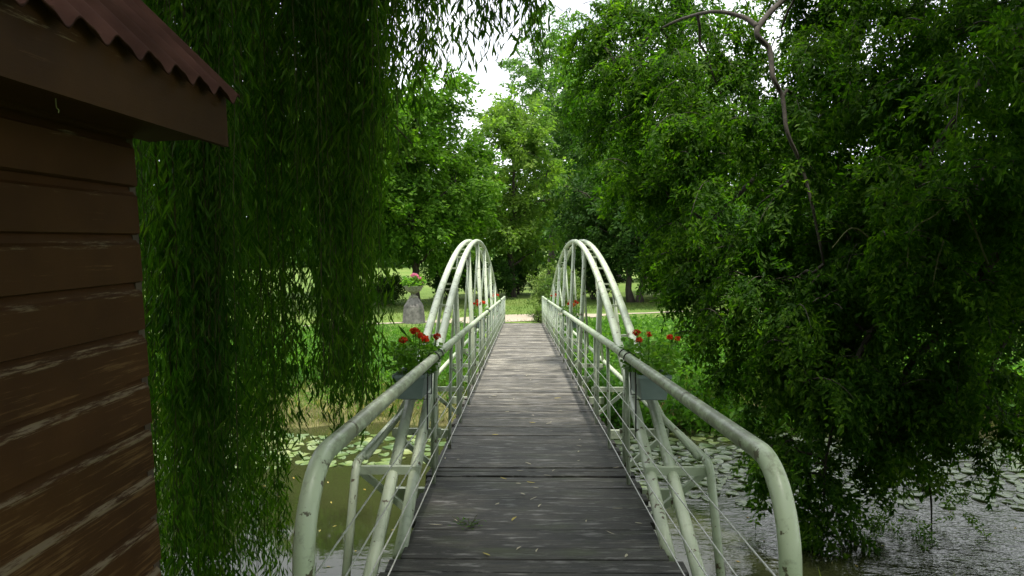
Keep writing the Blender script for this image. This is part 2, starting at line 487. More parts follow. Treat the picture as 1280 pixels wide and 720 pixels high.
gx = np.concatenate([[-900, -400, -200, -120, -80, -55, -40, -30, -24, -20], np.arange(-17, 17.01, 0.3), [20, 24, 30, 40, 55, 80, 120, 200, 400, 900]])
gy = np.concatenate([[-600, -200, -80, -40, -20, -12, -8, -4, -2], np.arange(0, 36.01, 0.3), [38, 41, 45, 50, 58, 70, 90, 130, 200, 400, 900]])
GX, GY = np.meshgrid(gx, gy, indexing='ij')
GZ = ground_z(GX, GY)
nx, ny = GX.shape
idx = np.arange(nx * ny).reshape(nx, ny)
quads = np.stack([idx[:-1, :-1], idx[1:, :-1], idx[1:, 1:], idx[:-1, 1:]], -1).reshape(-1, 4)
tag(MB().add(np.stack([GX, GY, GZ], -1).reshape(-1, 3), quads).build('ground', M_GROUND, smooth=True), kind='structure')

tag(MB().add([[-300, 1.5, WATER_Z], [300, 1.5, WATER_Z], [300, 18.5, WATER_Z], [-300, 18.5, WATER_Z]], [[0, 1, 2, 3]]).build('water', M_WATER), kind='structure')

pb = MB()
xs = np.linspace(-40, 40, 161)
cy = 31.8 + 0.40 * xs + wob(xs, 0.2, 2)
hw_ = 1.5 - 1.28 * smooth((np.abs(xs) - 1.6) / 2.5) + wob(xs, 0.06, 5)
vs = np.concatenate([np.stack([xs, cy - hw_, ground_z(xs, cy - hw_) + 0.02], 1), np.stack([xs, cy + hw_, ground_z(xs, cy + hw_) + 0.02], 1)])
k = np.arange(160)
pb.add(vs, np.stack([k, k + 1, k + 162, k + 161], 1))
tag(pb.build('path', M_SAND), kind='structure')

# ------------------------------------------------------------------ footbridge (its own axes: deck top at z = 0, runs along +y)
BX, TILT = 0.075, rad(-3.05)
bridge = tag(empty('footbridge', (BX, 0, 0), (TILT, 0, 0)), 'pale green tubular footbridge with twin arches and a dark plank deck over the pond', 'bridge')
BM = Matrix.Translation((BX, 0, 0)) @ Matrix.Rotation(TILT, 4, 'X')
RAIL_H, RAIL_X, DECK_W, Y_END = 1.02, 0.742, 0.835, 29.6
Y0, HALF, RISE = 15.8, 11.25, 2.40
POSTS = [Y0 + 2.64 * k for k in (-3.5, -2.5, -1.5, -0.5, 0.5, 1.5, 2.5, 3.5)]
def arch_z(y): return RISE * (1 - ((y - Y0) / HALF) ** 2)
def arch_x(z, outer): return (0.95 if outer else 0.80) + 0.05 * max(z, 0)

# deck
dm = MB()
y = 1.2
while y < Y_END - 0.05:
    w = random.uniform(0.13, 0.20)
    gap = 0.018 if random.random() < 0.17 else random.uniform(0.0015, 0.005)
    zt = random.uniform(-0.004, 0.003) + (0.008 if random.random() < 0.08 else 0)
    tilt = random.uniform(-0.004, 0.004)
    e0, e1 = -DECK_W + random.uniform(-0.03, 0.02), DECK_W + random.uniform(-0.02, 0.03)
    if 4.2 < y < 5.0: e0, e1 = max(e0, -0.775), min(e1, 0.775)
    c = 0.006
    prof = [(0, -0.05), (w, -0.05), (w, -c + zt + tilt), (w - c, zt + tilt), (c, zt - tilt), (0, -c + zt - tilt)]
    xsn = np.linspace(e0, e1, 9)
    sag = np.cumsum(R.normal(0, 0.0012, 9))
    v = []
    for xx, s in zip(xsn, sag):
        for a, b_ in prof: v.append((xx, y + a, b_ + s))
    n = 6
    q = [[i * n + j, i * n + (j + 1) % n, (i + 1) * n + (j + 1) % n, (i + 1) * n + j] for i in range(8) for j in range(n)]
    q += [[0, 5, 4, 3], [0, 3, 2, 1], [48, 49, 50, 51], [48, 51, 52, 53]]
    dm.add(v, q)
    y += w + gap
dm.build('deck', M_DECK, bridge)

for s in (-1, 1):
    for xx in (0.60,):
        MB().box((s * xx, (1.3 + Y_END) / 2, -0.17), (0.09, Y_END - 1.4, 0.20)).build('stringer', M_PAINT, bridge)
    # arches
    for outer in (False, True):
        ys = np.linspace(Y0 - HALF - (0.62 if outer else 0.10), Y0 + HALF + (0.62 if outer else 0.1), 97)
        pts = [(s * arch_x(arch_z(t), outer), t, arch_z(t)) for t in ys]
        MB().tube(pts, 0.041, 12).build('arch', M_PAINT, bridge, True)
    # ties between the two arches
    for t in np.arange(Y0 - 9.24, Y0 + 9.3, 0.88):
        z = arch_z(t)
        MB().bar((s * (arch_x(z, False) + 0.03), t, z), (s * (arch_x(z, True) - 0.03), t, z), 0.045, 0.022).build('tie', M_PAINT, bridge)
    # handrail
    arc = [(s * RAIL_X, 2.25 + 0.30 * (1 - math.cos(a)), RAIL_H - 0.30 + 0.30 * math.sin(a)) for a in np.linspace(0, math.pi / 2, 12)]
    pts = [(s * RAIL_X, 2.25, -0.45), (s * RAIL_X, 2.25, 0.2), (s * RAIL_X, 2.25, 0.55)] + arc + [(s * RAIL_X, t, RAIL_H) for t in np.arange(3.4, Y_END - 0.1, 1.0)] + [(s * RAIL_X, Y_END - 0.05, RAIL_H)]
    MB().tube(pts, 0.034, 14).build('handrail', M_RAIL, bridge, True)
    # outer chord: a bar outside the arches that bends down at both ends
    oc = [(s * 1.225, 4.72, -0.75), (s * 1.215, 4.98, -0.1), (s * 1.21, 5.13, 0.28), (s * 1.21, 5.18, 0.345), (s * 1.21, 5.28, 0.36)]
    oc += [(s * 1.21, t, 0.36) for t in np.linspace(6, 25.6, 15)]
    oc += [(s * 1.21, 26.32, 0.36), (s * 1.21, 26.42, 0.345), (s * 1.21, 26.47, 0.28), (s * 1.225, 26.7, -0.3)]
    MB().tube(oc, 0.029, 10).build('outer_chord', M_PAINT, bridge, True)
    for t in [5.2] + POSTS + [26.4]:
        # cross bracket out to the chord and its knee
        MB().box((s * 0.985, t, 0.30), (0.42, 0.05, 0.055)).build('bracket', M_PAINT, bridge)
        MB().bar((s * 1.19, t + 0.03, 0.28), (s * 0.66, t + 0.03, -0.16), 0.045, 0.04).build('knee_brace', M_PAINT, bridge)
    MB().tube([(s * 1.18, 5.35, 0.35), (s * 0.98, 6.45, 0.62)], 0.022, 8).build('diagonal', M_PAINT, bridge, True)
    MB().tube([(s * 1.18, 26.25, 0.35), (s * 0.98, 25.15, 0.62)], 0.022, 8).build('diagonal', M_PAINT, bridge, True)
    for t in POSTS:
        z = arch_z(t)
        MB().tube([(s * 0.83, t, -0.28), (s * 0.83, t, 0.5), (s * arch_x(z, False), t, z - 0.02)], 0.034, 10).build('post', M_PAINT, bridge, True)
        MB().tube([(s * 1.19, t + 0.04, 0.36), (s * arch_x(z, True), t + 0.04, z - 0.03)], 0.021, 8).build('inclined_strut', M_PAINT, bridge, True)
        MB().box((s * (arch_x(z, False) + 0.06), t, z - 0.065), (0.16, 0.075, 0.018)).build('post_cap', M_PAINT, bridge)
        MB().box((0 + s * 0.75, t, -0.24), (0.9, 0.07, 0.10)).build('cross_beam', M_PAINT, bridge)
    # baluster posts that carry the handrail
    for t in np.arange(5.98, Y_END - 0.3, 1.32):
        MB().box((s * 0.80, t, -0.10), (0.14, 0.03, 0.04)).build('foot_plate', M_PAINT, bridge)
        MB().tube([(s * (RAIL_X + 0.03), t, -0.12), (s * (RAIL_X + 0.01), t, RAIL_H - 0.02)], 0.017, 8).build('baluster', M_PAINT, bridge, True)
    MB().tube([(s * RAIL_X, Y_END - 0.06, -0.05), (s * RAIL_X, Y_END - 0.06, RAIL_H + 0.035)], 0.037, 12).build('end_post', M_PAINT, bridge, True)
    for zc in (0.65, 0.48, 0.30, 0.125):
        n = 23
        tt = np.linspace(2.27, Y_END - 0.07, n)
        sag = [(s * (RAIL_X + 0.0), t, zc + 0.004 * math.sin(i * 2.1)) for i, t in enumerate(tt)]
        MB().tube(sag, 0.0038, 5).build('cable', M_CABLE, bridge)

# abutments
for yy, zz, lab in ((1.7, -0.95, 'low concrete abutment under the near end of the bridge'), (28.6, -1.95, 'low concrete abutment under the far end of the bridge')):
    zt = -math.tan(-TILT) * yy - 0.36
    h = 1.4
    tag(MB().box((BX, yy, zt - h / 2), (1.9, 1.2, h)).build('abutment', M_CONC), lab, 'abutment', kind='structure')

# ------------------------------------------------------------------ shed (own axes: wall face at x = 0, far corner at y = 0, z up)
shed = tag(empty('shed', (-1.58, 3.22, 0), (0, rad(-2.0), rad(-0.6))), 'brown weatherboard shed with a red corrugated roof beside the bridge end', 'shed')
SL, SW, SH = 4.4, 3.0, 2.15
BH = 0.2
def boards(length, nb):
    """lapped boards on the plane x = 0, running from y = -length to 0"""
    m = MB()
    for i in range(nb):
        z0 = 0.02 + i * BH
        prof = [(0.012, z0 + 0.004), (0.031, z0 + 0.010), (0.028, z0 + BH * 0.81), (0.016, z0 + BH * 0.87), (0.002, z0 + BH + 0.012), (-0.03, z0 + BH + 0.0037), (-0.03, z0 + 0.004)]
        j = random.uniform(-0.002, 0.002)
        yy = np.linspace(-length, 0, 12)
        v = [(a + j + 0.0015 * math.sin(t * 3 + i * 1.7), t, b_ + 0.002 * math.sin(t * 1.3 + i)) for t in yy for a, b_ in prof]
        n = len(prof)
        q = [[r * n + c_, (r + 1) * n + c_, (r + 1) * n + (c_ + 1) % n, r * n + (c_ + 1) % n] for r in range(11) for c_ in range(n)]
        m.add(v, q)
    return m
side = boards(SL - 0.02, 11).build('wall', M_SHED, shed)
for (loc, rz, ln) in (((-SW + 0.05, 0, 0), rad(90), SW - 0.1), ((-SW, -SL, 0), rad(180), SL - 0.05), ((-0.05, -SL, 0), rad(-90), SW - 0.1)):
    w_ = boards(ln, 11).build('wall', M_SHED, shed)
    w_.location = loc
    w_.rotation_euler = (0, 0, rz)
MB().box((-0.02, -0.002, 1.10), (0.065, 0.05, 2.16)).build('corner_board', M_TRIM, shed)
MB().box((-SW / 2, -SL / 2, 0.0), (SW - 0.08, SL - 0.08, 0.2)).build('floor_slab', M_CONC, shed)
OV, PIT = 0.350, 1.04
EX = OV
FZ0, FZ1 = 2.005, 2.25
MB().box((EX - 0.0125, (0.2 - SL - 0.2) / 2, (FZ0 + FZ1) / 2), (0.025, SL + 0.4, FZ1 - FZ0)).build('fascia', M_FASCIA, shed)
MB().box((EX / 2 - 0.015, (0.2 - SL - 0.2) / 2, FZ0 + 0.045), (EX - 0.02, SL + 0.38, 0.02)).build('soffit', M_FASCIA, shed)
def roof_sheet(sign):
    """corrugated slope from the eave up to the ridge, with real thickness"""
    m = MB()
    ys = np.arange(-SL - 0.3, 0.261, 0.0125)
    top = -SW / 2
    us = [0.0, 0.5, 1.0]
    v = []
    for t in ys:
        ph = (t + 5) / 0.2 * 2 * math.pi
        zz = 0.021 * math.sin(ph) + 0.007 * math.sin(2 * ph + 0.6)
        for u in us:
            x0 = EX + 0.045
            x = x0 + (top - x0) * u
            z = FZ1 - 0.032 + (x0 - x) * PIT + zz
            v.append((x, t, z))
    n1 = len(v)
    v = v + [(a, b_, c - 0.010) for a, b_, c in v]
    q = []
    nu = len(us)
    for i in range(len(ys) - 1):
        for j in range(nu - 1):
            a, b_, c, d = i * nu + j, (i + 1) * nu + j, (i + 1) * nu + j + 1, i * nu + j + 1
            q.append([a, b_, c, d]); q.append([n1 + a, n1 + d, n1 + c, n1 + b_])
        a, b_ = i * nu, (i + 1) * nu
        q.append([a, n1 + a, n1 + b_, b_])
    for j in range(nu - 1):
        for i, f in ((0, 1), (len(ys) - 1, -1)):
            a, b_ = i * nu + j, i * nu + j + 1
            q.append([a, b_, n1 + b_, n1 + a][::f])
    v = np.array(v)
    if sign < 0: v[:, 0] = 2 * top - v[:, 0]
    return m.add(v, q)
for sg in (1, -1): roof_sheet(sg).build('roof', M_ROOF, shed, True)
for yy in (-0.06, -SL + 0.06):
    g = MB()
    zr = FZ1 + (EX + SW / 2) * PIT - 0.06
    g.add([(0, yy - 0.03, 2.2), (-SW, yy - 0.03, 2.2), (-SW / 2, yy - 0.03, zr), (0, yy + 0.03, 2.2), (-SW, yy + 0.03, 2.2), (-SW / 2, yy + 0.03, zr)],
          [[0, 3, 5, 2], [1, 2, 5, 4], [0, 1, 4, 3]], [[0, 2, 1], [3, 4, 5]])
    g.build('gable', M_SHED, shed)
hk = MB()
hk.tube([(0.20, -0.80, 2.055), (0.20, -0.80, 2.02), (0.203, -0.803, 2.01), (0.208, -0.80, 2.003), (0.204, -0.797, 1.996)], 0.0016, 6)
hk.build('hook', M_CABLE, shed)

# ------------------------------------------------------------------ foliage machinery
def norm(a): return a / (np.linalg.norm(a, axis=-1, keepdims=True) + 1e-12)
def leaf_quads(p, d, nrm, L, W, fold=0.0):
    """one diamond leaf per row"""
    d = norm(d)
    s = norm(np.cross(d, nrm))
    n = np.cross(s, d)
    L = np.broadcast_to(L, (len(p),))[:, None]
    W = np.broadcast_to(W, (len(p),))[:, None]
    a = p
    b = p + d * L * 0.45 + s * W * 0.5 + n * W * fold
    c = p + d * L - n * L * 0.06
    e = p + d * L * 0.45 - s * W * 0.5 + n * W * fold
    return np.stack([a, b, c, e], 1).reshape(-1, 3)

def spray_proto(rng, nleaf, length, leafL, leafW, droop, spread):
    """a curving twig along +x with leaves on both sides; returns vertices (4 per leaf)"""
    t = np.sort(rng.uniform(0.08, 1.0, nleaf))
    side = rng.normal(0, 1, (nleaf, 2)) * spread * length * (0.35 + 0.65 * np.sin(np.clip(t, 0, 1) * np.pi) ** 0.7)[:, None]
    p = np.stack([t * length, side[:, 0], side[:, 1] * 0.55 - droop * length * t ** 2], 1)
    d = np.stack([rng.uniform(0.2, 1.0, nleaf), rng.normal(0, 0.75, nleaf), rng.normal(-0.35, 0.45, nleaf)], 1)
    nrm = np.stack([rng.normal(0, 0.45, nleaf), rng.normal(0, 0.45, nleaf), np.ones(nleaf)], 1)
    sc_ = rng.uniform(0.7, 1.2, nleaf)
    return leaf_quads(p, d, nrm, leafL * sc_, leafW * sc_, 0.12)

def place(protos, pos, dirs, scale, rng, up=None, roll=0.6):
    """copies of spray prototypes at pos, x axis along dirs; returns vertices of all leaves"""
    out = []
    pick = rng.integers(0, len(protos), len(pos))
    dirs = norm(dirs)
    upv = np.tile([0, 0, 1.0], (len(pos), 1)) + rng.normal(0, roll, (len(pos), 3))
    ax = dirs
    ay = norm(np.cross(upv, ax))
    az = np.cross(ax, ay)
    M = np.stack([ax, ay, az], -1) * np.broadcast_to(scale, (len(pos),))[:, None, None]
    for k, pr in enumerate(protos):
        s = np.nonzero(pick == k)[0]
        if not len(s): continue
        out.append((np.einsum('nij,vj->nvi', M[s], pr) + pos[s][:, None, :]).reshape(-1, 3))
    return np.concatenate(out)

def leaves_obj(verts, name, mat, parent=None):
    n = len(verts) // 4
    return MB().add(verts, np.arange(n * 4).reshape(-1, 4)).build(name, mat, parent)

def lobe_points(rng, lobes, n, shell=0.55):
    """points in ellipsoid lobes, denser near their skin; returns pos and outward dirs"""
    lobes = [(np.asarray(c, float), np.asarray(r, float) if np.ndim(r) else np.full(3, float(r))) for c, r in lobes]
    vol = np.array([r.prod() ** (2 / 3) for c, r in lobes])
    cnt = rng.multinomial(n, vol / vol.sum())
    pos, dr = [], []
    for (c, r), m in zip(lobes, cnt):
        d = norm(rng.normal(0, 1, (m, 3)))
        q = rng.uniform(shell ** 3, 1.0, m)[:, None] ** (1 / 3)
        pos.append(c + d * r * q)
        dr.append(d)
    return np.concatenate(pos), np.concatenate(dr)

def wiggle(a, b, rng, n=7, amp=0.08, sagz=0.0):
    a, b = np.asarray(a, float), np.asarray(b, float)
    t = np.linspace(0, 1, n)[:, None]
    p = a + (b - a) * t
    L = np.linalg.norm(b - a)
    p[1:-1] += rng.normal(0, amp * L / 3, (n - 2, 3))
    p[:, 2] += sagz * L * np.sin(t[:, 0] * np.pi)
    return p

def tree(name, label, base, height, radius, crown_lo, seed, mat, leaf=(0.24, 0.13), nspray=620, nleaf=46, nlobe=15, trunk_r=0.2, spray=1.1, group=None, stems=1, shape=1.0, lobe_r=0.42):
    """broadleaf tree: trunk and limbs in one part, crown of leaf sprays in another"""
    rng = np.random.default_rng(seed)
    root = tag(empty(name, base), label, 'tree', group)
    lo, hi = crown_lo, height
    lobes = []
    for i in range(nlobe):
        f = (i + 0.5) / nlobe
        z = lo + (hi - lo) * (0.08 + 0.84 * f)
        prof = math.sin(math.pi * min(1, max(0, (0.14 + 0.80 * f)) ** shape)) ** 0.7
        a = i * 2.4 + rng.uniform(-0.5, 0.5)
        rr = radius * prof * rng.uniform(0.35, 0.72)
        lr = radius * lobe_r * rng.uniform(0.75, 1.2) * (0.55 + 0.45 * prof)
        lobes.append(((rr * math.cos(a), rr * math.sin(a), z), (lr, lr, lr * 0.8)))
    tm = MB()
    tips = []
    for s in range(stems):
        a0 = s * 2.1 + seed
        off = 0.0 if stems == 1 else trunk_r * 1.4
        b0 = np.array([off * math.cos(a0), off * math.sin(a0), -0.15])
        top = np.array([radius * 0.12 * math.cos(a0) + (0.5 * math.cos(a0) if stems > 1 else 0), radius * 0.12 * math.sin(a0), lo + (hi - lo) * 0.8])
        p = wiggle(b0, top, rng, 12, 0.04)
        r = trunk_r * (1 - np.linspace(0, 1, 12) * 0.85)
        r[0] *= 1.5
        tm.tube(p, r, 9)
        tips.append((p, r))
    for c, lr in lobes:
        p, r = tips[rng.integers(0, len(tips))]
        k = int(np.clip(np.searchsorted(p[:, 2], c[2] - 0.35 * radius), 2, 9))
        tm.tube(wiggle(p[k], np.array(c), rng, 7, 0.10, 0.05), np.linspace(r[k] * 0.5, 0.02, 7), 6)
        for j in range(4):
            e = np.array(c) + norm(rng.normal(0, 1, 3)) * np.array(lr) * 0.9
            tm.tube(wiggle(np.array(c), e, rng, 5, 0.12), np.linspace(0.025, 0.008, 5), 4)
    tm.build('trunk', M_BARK, root, True)
    protos = [spray_proto(rng, nleaf, spray, leaf[0], leaf[1], 0.22, 0.20) for _ in range(5)]
    pos, d = lobe_points(rng, lobes, nspray)
    d = d * [1, 1, 0.5] + [0, 0, -0.05]
    leaves_obj(place(protos, pos - norm(d) * spray * 0.5, d, rng.uniform(0.75, 1.25, len(pos)), rng), 'crown', mat, root)
    return root

def shrub(name, label, base, r, h, seed, mat, leaf=(0.10, 0.055), nspray=160, nleaf=40, spray=0.45, group=None, cat='shrub'):
    rng = np.random.default_rng(seed)
    root = tag(empty(name, base), label, cat, group)
    lobes = [((r * 0.55 * math.cos(a), r * 0.55 * math.sin(a), h * rng.uniform(0.38, 0.66)), (r * 0.55, r * 0.55, h * 0.34)) for a in np.linspace(0, 6.28, 8)[:-1]]
    lobes += [((0, 0, h * 0.62), (r * 0.6, r * 0.6, h * 0.38))]
    sm = MB()
    for c, lr in lobes:
        for j in range(2):
            e = np.array(c) + norm(rng.normal(0, 1, 3)) * np.array(lr) * 0.8
            sm.tube(wiggle((rng.normal(0, 0.06), rng.normal(0, 0.06), -0.05), e, rng, 6, 0.10), np.linspace(0.02, 0.006, 6), 5)
    sm.build('stems', M_BARK, root)
    protos = [spray_proto(rng, nleaf, spray, leaf[0], leaf[1], 0.15, 0.22) for _ in range(4)]
    pos, d = lobe_points(rng, lobes, nspray, 0.4)
    leaves_obj(place(protos, pos - norm(d) * spray * 0.5, d + [0, 0, 0.15], rng.uniform(0.75, 1.2, len(pos)), rng), 'foliage', mat, root)
    return root

def G(px, d):
    """a ground point of the far bank at photo column px, distance d"""
    x = P(px, 360, d).x
    return (x, d, float(ground_z(x, d)))

# ------------------------------------------------------------------ trees beyond the pond
BT = 'trees beyond the pond'
tree('round_tree', 'rounded mid green tree with a bare low trunk behind the stone urn', G(520, 37.5), 11.6, 4.5, 2.2, 3, M_TREE_MID, nspray=860, trunk_r=0.2, group=BT)
tree('pale_tree', 'paler yellow green tree rising behind the left bridge arch', G(640, 44), 11.6, 3.6, 1.6, 5, M_TREE_PALE, nspray=560, trunk_r=0.2, group=BT)
tree('tall_tree', 'tall loose blue green tree, highest of those straight beyond the bridge', G(690, 55), 19.5, 4.4, 4.0, 8, M_TREE_BLUE, nspray=560, nlobe=22, trunk_r=0.3, group=BT, lobe_r=0.34)
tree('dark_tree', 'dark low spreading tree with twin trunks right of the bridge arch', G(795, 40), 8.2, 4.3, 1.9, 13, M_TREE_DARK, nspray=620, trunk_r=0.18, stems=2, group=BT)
tree('slender_tree', 'slender mid green tree between the two bridge arches with a leaning trunk', G(716, 50), 15.0, 3.0, 2.2, 21, M_TREE_BLUE, nspray=420, nlobe=18, trunk_r=0.22, group=BT)
tree('broad_tree', 'broad mid green tree partly hidden behind the drooping ash branches', G(880, 46), 14.0, 5.2, 2.0, 34, M_TREE_MID, nspray=620, trunk_r=0.3, group=BT)
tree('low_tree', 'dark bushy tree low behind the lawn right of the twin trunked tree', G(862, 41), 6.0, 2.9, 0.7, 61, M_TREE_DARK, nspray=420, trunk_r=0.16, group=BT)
tree('spreading_tree', 'mid green spreading tree behind the right edge of the willow curtain', G(425, 36.5), 10.5, 4.4, 2.5, 71, M_TREE_MID, nspray=620, trunk_r=0.2, group=BT)
tree('far_tree', 'blue green tree seen low through the gap right of the arch', G(775, 62), 12.5, 5.0, 1.0, 55, M_TREE_BLUE, nspray=420, trunk_r=0.3, group=BT, leaf=(0.3, 0.17))
tree('veiled_tree', 'dark green tree behind the hanging willow curtain', G(400, 44), 12.5, 4.6, 3.0, 89, M_TREE_MID, nspray=520, trunk_r=0.25, group=BT)
tree('hidden_tree', 'tall green tree behind the thick part of the willow beside the shed', G(255, 40), 13.0, 5.0, 1.6, 144, M_TREE_DARK, nspray=520, trunk_r=0.28, group=BT)
tree('side_tree', 'dark green tree across the water behind the right hand ash', G(1060, 36), 6.5, 4.2, 0.4, 233, M_TREE_DARK, nspray=520, trunk_r=0.28, group=BT)
tree('edge_tree', 'bushy green tree on the far bank at the right edge of view', G(1270, 32), 5.0, 4.0, 0.3, 377, M_TREE_MID, nspray=460, trunk_r=0.26, group=BT)

NT = 'unseen trees added to shade the near bank'  # out of view, added to keep open sky light off the near bank
for i, (x, y_, h, r_, lb) in enumerate(((-6.5, -6.5, 12, 5.2, 'unseen tree added behind the shed to shade the near bank'), (1.0, -9.5, 13, 5.2, 'unseen shade tree added over the path before the bridge'),
                                        (8.5, -4.5, 12, 5.0, 'unseen shade tree added on the near bank right of the bridge end'), (-12, 2, 12, 5.0, 'unseen shade tree added on the near bank beyond the shed'))):
    tree('unseen_shade_tree', lb, (x, y_, 0), h, r_, 1.6, 610 + i, M_TREE_MID, leaf=(0.42, 0.25), nspray=620, nleaf=40, trunk_r=0.25, group=NT, spray=1.4)

# far wood behind the meadow: one mass
rng = np.random.default_rng(99)
lob = []
for i in range(90):
    x = -95 + i * 2.15 + rng.uniform(-1, 1)
    yy = 96 + rng.uniform(-4, 8)
    h = rng.uniform(7, 12)
    for j in range(4):
        lob.append(((x + rng.normal(0, 1.5), yy + rng.normal(0, 1.5), BANK_Z + 0.8 + h * (j + 0.3) / 4), (2.6, 2.4, 2.2)))
pos, d = lobe_points(rng, lob, 5200)
protos = [spray_proto(rng, 22, 2.2, 0.75, 0.45, 0.2, 0.25) for _ in range(4)]
tag(leaves_obj(place(protos, pos, d, 1.0, rng), 'far_wood', M_TREE_BLUE), 'distant wood closing off the sunlit meadow', 'wood', kind='stuff')

# shrubs
shrub('round_shrub', 'light green rounded shrub at the far end of the right railing', G(694, 32.2), 0.95, 2.15, 1, M_SHRUB, nspray=240)
shrub('low_shrub', 'small reddish green flowering shrub at the foot of the far right end post', G(676, 30.2), 0.42, 0.75, 2, M_SHRUB, leaf=(0.06, 0.035), nspray=90, spray=0.25)
shrub('dark_shrub', 'dark clipped shrub left of the stone pedestal', G(484, 38.5), 1.05, 1.5, 4, M_TREE_DARK, nspray=220)
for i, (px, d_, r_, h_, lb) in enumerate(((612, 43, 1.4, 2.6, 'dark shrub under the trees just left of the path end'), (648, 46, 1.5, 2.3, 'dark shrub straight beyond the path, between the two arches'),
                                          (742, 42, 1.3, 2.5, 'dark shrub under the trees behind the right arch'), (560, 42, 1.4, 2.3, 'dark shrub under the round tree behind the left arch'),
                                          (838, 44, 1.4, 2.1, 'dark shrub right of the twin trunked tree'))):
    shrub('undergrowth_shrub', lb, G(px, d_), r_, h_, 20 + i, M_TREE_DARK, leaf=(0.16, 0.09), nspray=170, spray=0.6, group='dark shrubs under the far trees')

# ------------------------------------------------------------------ far bank: plants, grass and straw
rng = np.random.default_rng(5)
def scatter(n, x0, x1, y0, y1, keep):
    x = rng.uniform(x0, x1, n); y = rng.uniform(y0, y1, n)
    k_ = keep(x, y)
    x, y = x[k_], y[k_]
    return np.stack([x, y, ground_z(x, y)], 1)
off_bridge = lambda x: np.abs(x - BX) > 1.35
def clumpy(x, y): return 0.5 + 0.25 * np.sin(x * 1.9 + 1.1 * np.sin(y * 1.3)) + 0.25 * np.sin(y * 1.6 + x * 0.7)
def plants(pts, hfun, name, label, mat, leaf, nleaf, spray):
    h = hfun(pts)
    n = len(pts)
    protos = [spray_proto(rng, nleaf, spray, leaf[0], leaf[1], 0.12, 0.26) for _ in range(5)]
    d = np.stack([rng.normal(0, 0.55, n), rng.normal(0, 0.55, n) - 0.1, np.ones(n)], 1)
    return tag(leaves_obj(place(protos, pts - [0, 0, 0.05], d, h / spray, rng, roll=1.0), name, mat), label, 'plants', kind='stuff')
pr = scatter(6800, 0.9, 13, 15.1, 30.5, lambda x, y: off_bridge(x) & (y < 29.5 + 0.35 * x) & (rng.random(len(x)) < 0.35 + 0.65 * smooth((9 - x) / 3)))
plants(pr, lambda p: (0.35 + 0.40 * clumpy(p[:, 0], p[:, 1])) * rng.uniform(0.7, 1.25, len(p)) * (1 - 0.5 * smooth((p[:, 1] - 24) / 6)), 'bank_plants', 'lush bright green leafy plants covering the right of the far bank', M_COVER, (0.12, 0.085), 22, 0.6)
pl = scatter(7200, -12, -0.9, 16.0, 29.4, lambda x, y: off_bridge(x) & ((y > 17.0 + 0.5 * np.sin(x * 2)) | (rng.random(len(x)) < 0.3)))
plants(pl, lambda p: (0.22 + 0.30 * clumpy(p[:, 0], p[:, 1])) * rng.uniform(0.7, 1.25, len(p)) * (1 - 0.6 * smooth((p[:, 1] - 21) / 8)), 'bank_plants', 'low ivy like green plants covering the left of the far bank', M_COVER, (0.11, 0.08), 20, 0.5)

def blades(pts, hmin, hmax, w, name, label, mat, lean=0.5):
    n = len(pts)
    d = np.stack([rng.normal(0, lean, n), rng.normal(0, lean, n), np.ones(n)], 1)
    nrm = np.stack([rng.normal(0, 1, n), rng.normal(-0.5, 1, n), rng.normal(0, 0.3, n)], 1)
    return tag(leaves_obj(leaf_quads(pts - [0, 0, 0.01], d, nrm, rng.uniform(hmin, hmax, n), w * rng.uniform(0.7, 1.3, n), 0.1), name, mat), label, 'grass', kind='stuff')
gs = scatter(8000, -12, 12, 14.9, 17.5, lambda x, y: (ground_z(x, y) > WATER_Z - 0.03))
blades(gs, 0.10, 0.42, 0.018, 'straw_grass', 'dry straw and rough grass on the steep bank above the water', M_STRAW, 0.7)
gg = scatter(42000, -12, 12, 14.6, 18.8, lambda x, y: (ground_z(x, y) > WATER_Z - 0.03) & (rng.random(len(x)) < clumpy(x, y)))
blades(gg, 0.15, 0.55, 0.016, 'bank_grass', 'long green grass along the far water edge', M_GRASS, 0.5)
gl = scatter(42000, -14, 12, 18, 42, lambda x, y: (np.abs(y - (31.8 + 0.40 * x)) > 1.1) & (off_bridge(x) | (y > 30)))
blades(gl, 0.05, 0.16, 0.018, 'lawn_grass', 'short lawn grass around the path and the stone pedestal', M_GRASS, 0.6)
gn = scatter(9000, -6, 10, -1, 6.0, lambda x, y: (ground_z(x, y) > WATER_Z) & (np.abs(x - BX) > 1.0) & ((x > -1.5) | (y > 3.3)))
blades(gn, 0.08, 0.3, 0.014, 'near_grass', 'green grass on the near bank below the railing', M_GRASS, 0.5)

# ------------------------------------------------------------------ lily pads
def pad_mesh(seed):
    r_ = np.random.default_rng(seed)
    n = 22
    a = np.linspace(0.12, 2 * math.pi - 0.12, n)
    rr = 1 + 0.05 * np.sin(a * 3 + seed) + r_.normal(0, 0.015, n)
    rim = np.stack([rr * np.cos(a), rr * np.sin(a), 0.03 + 0.035 * np.sin(a * 2 + seed)], 1)
    mid = np.stack([0.55 * np.cos(a), 0.55 * np.sin(a), np.full(n, 0.012)], 1)
    bot = rim - [0, 0, 0.06]
    v = np.concatenate([rim, mid, bot, [[0, 0, 0.0]]])
    q = [[i, i + 1, n + i + 1, n + i] for i in range(n - 1)] + [[2 * n + i + 1, i + 1, i, 2 * n + i][::-1] for i in range(n - 1)]
    t = [[n + i, n + i + 1, 3 * n] for i in range(n - 1)]
    return MB().add(v, q, t)
protos = []
for s in range(5):
    protos.append(pad_mesh(s).build('lily_pad', M_PAD))
PADL = 'round pale green lily pad floating flat on the pond'
cand = []
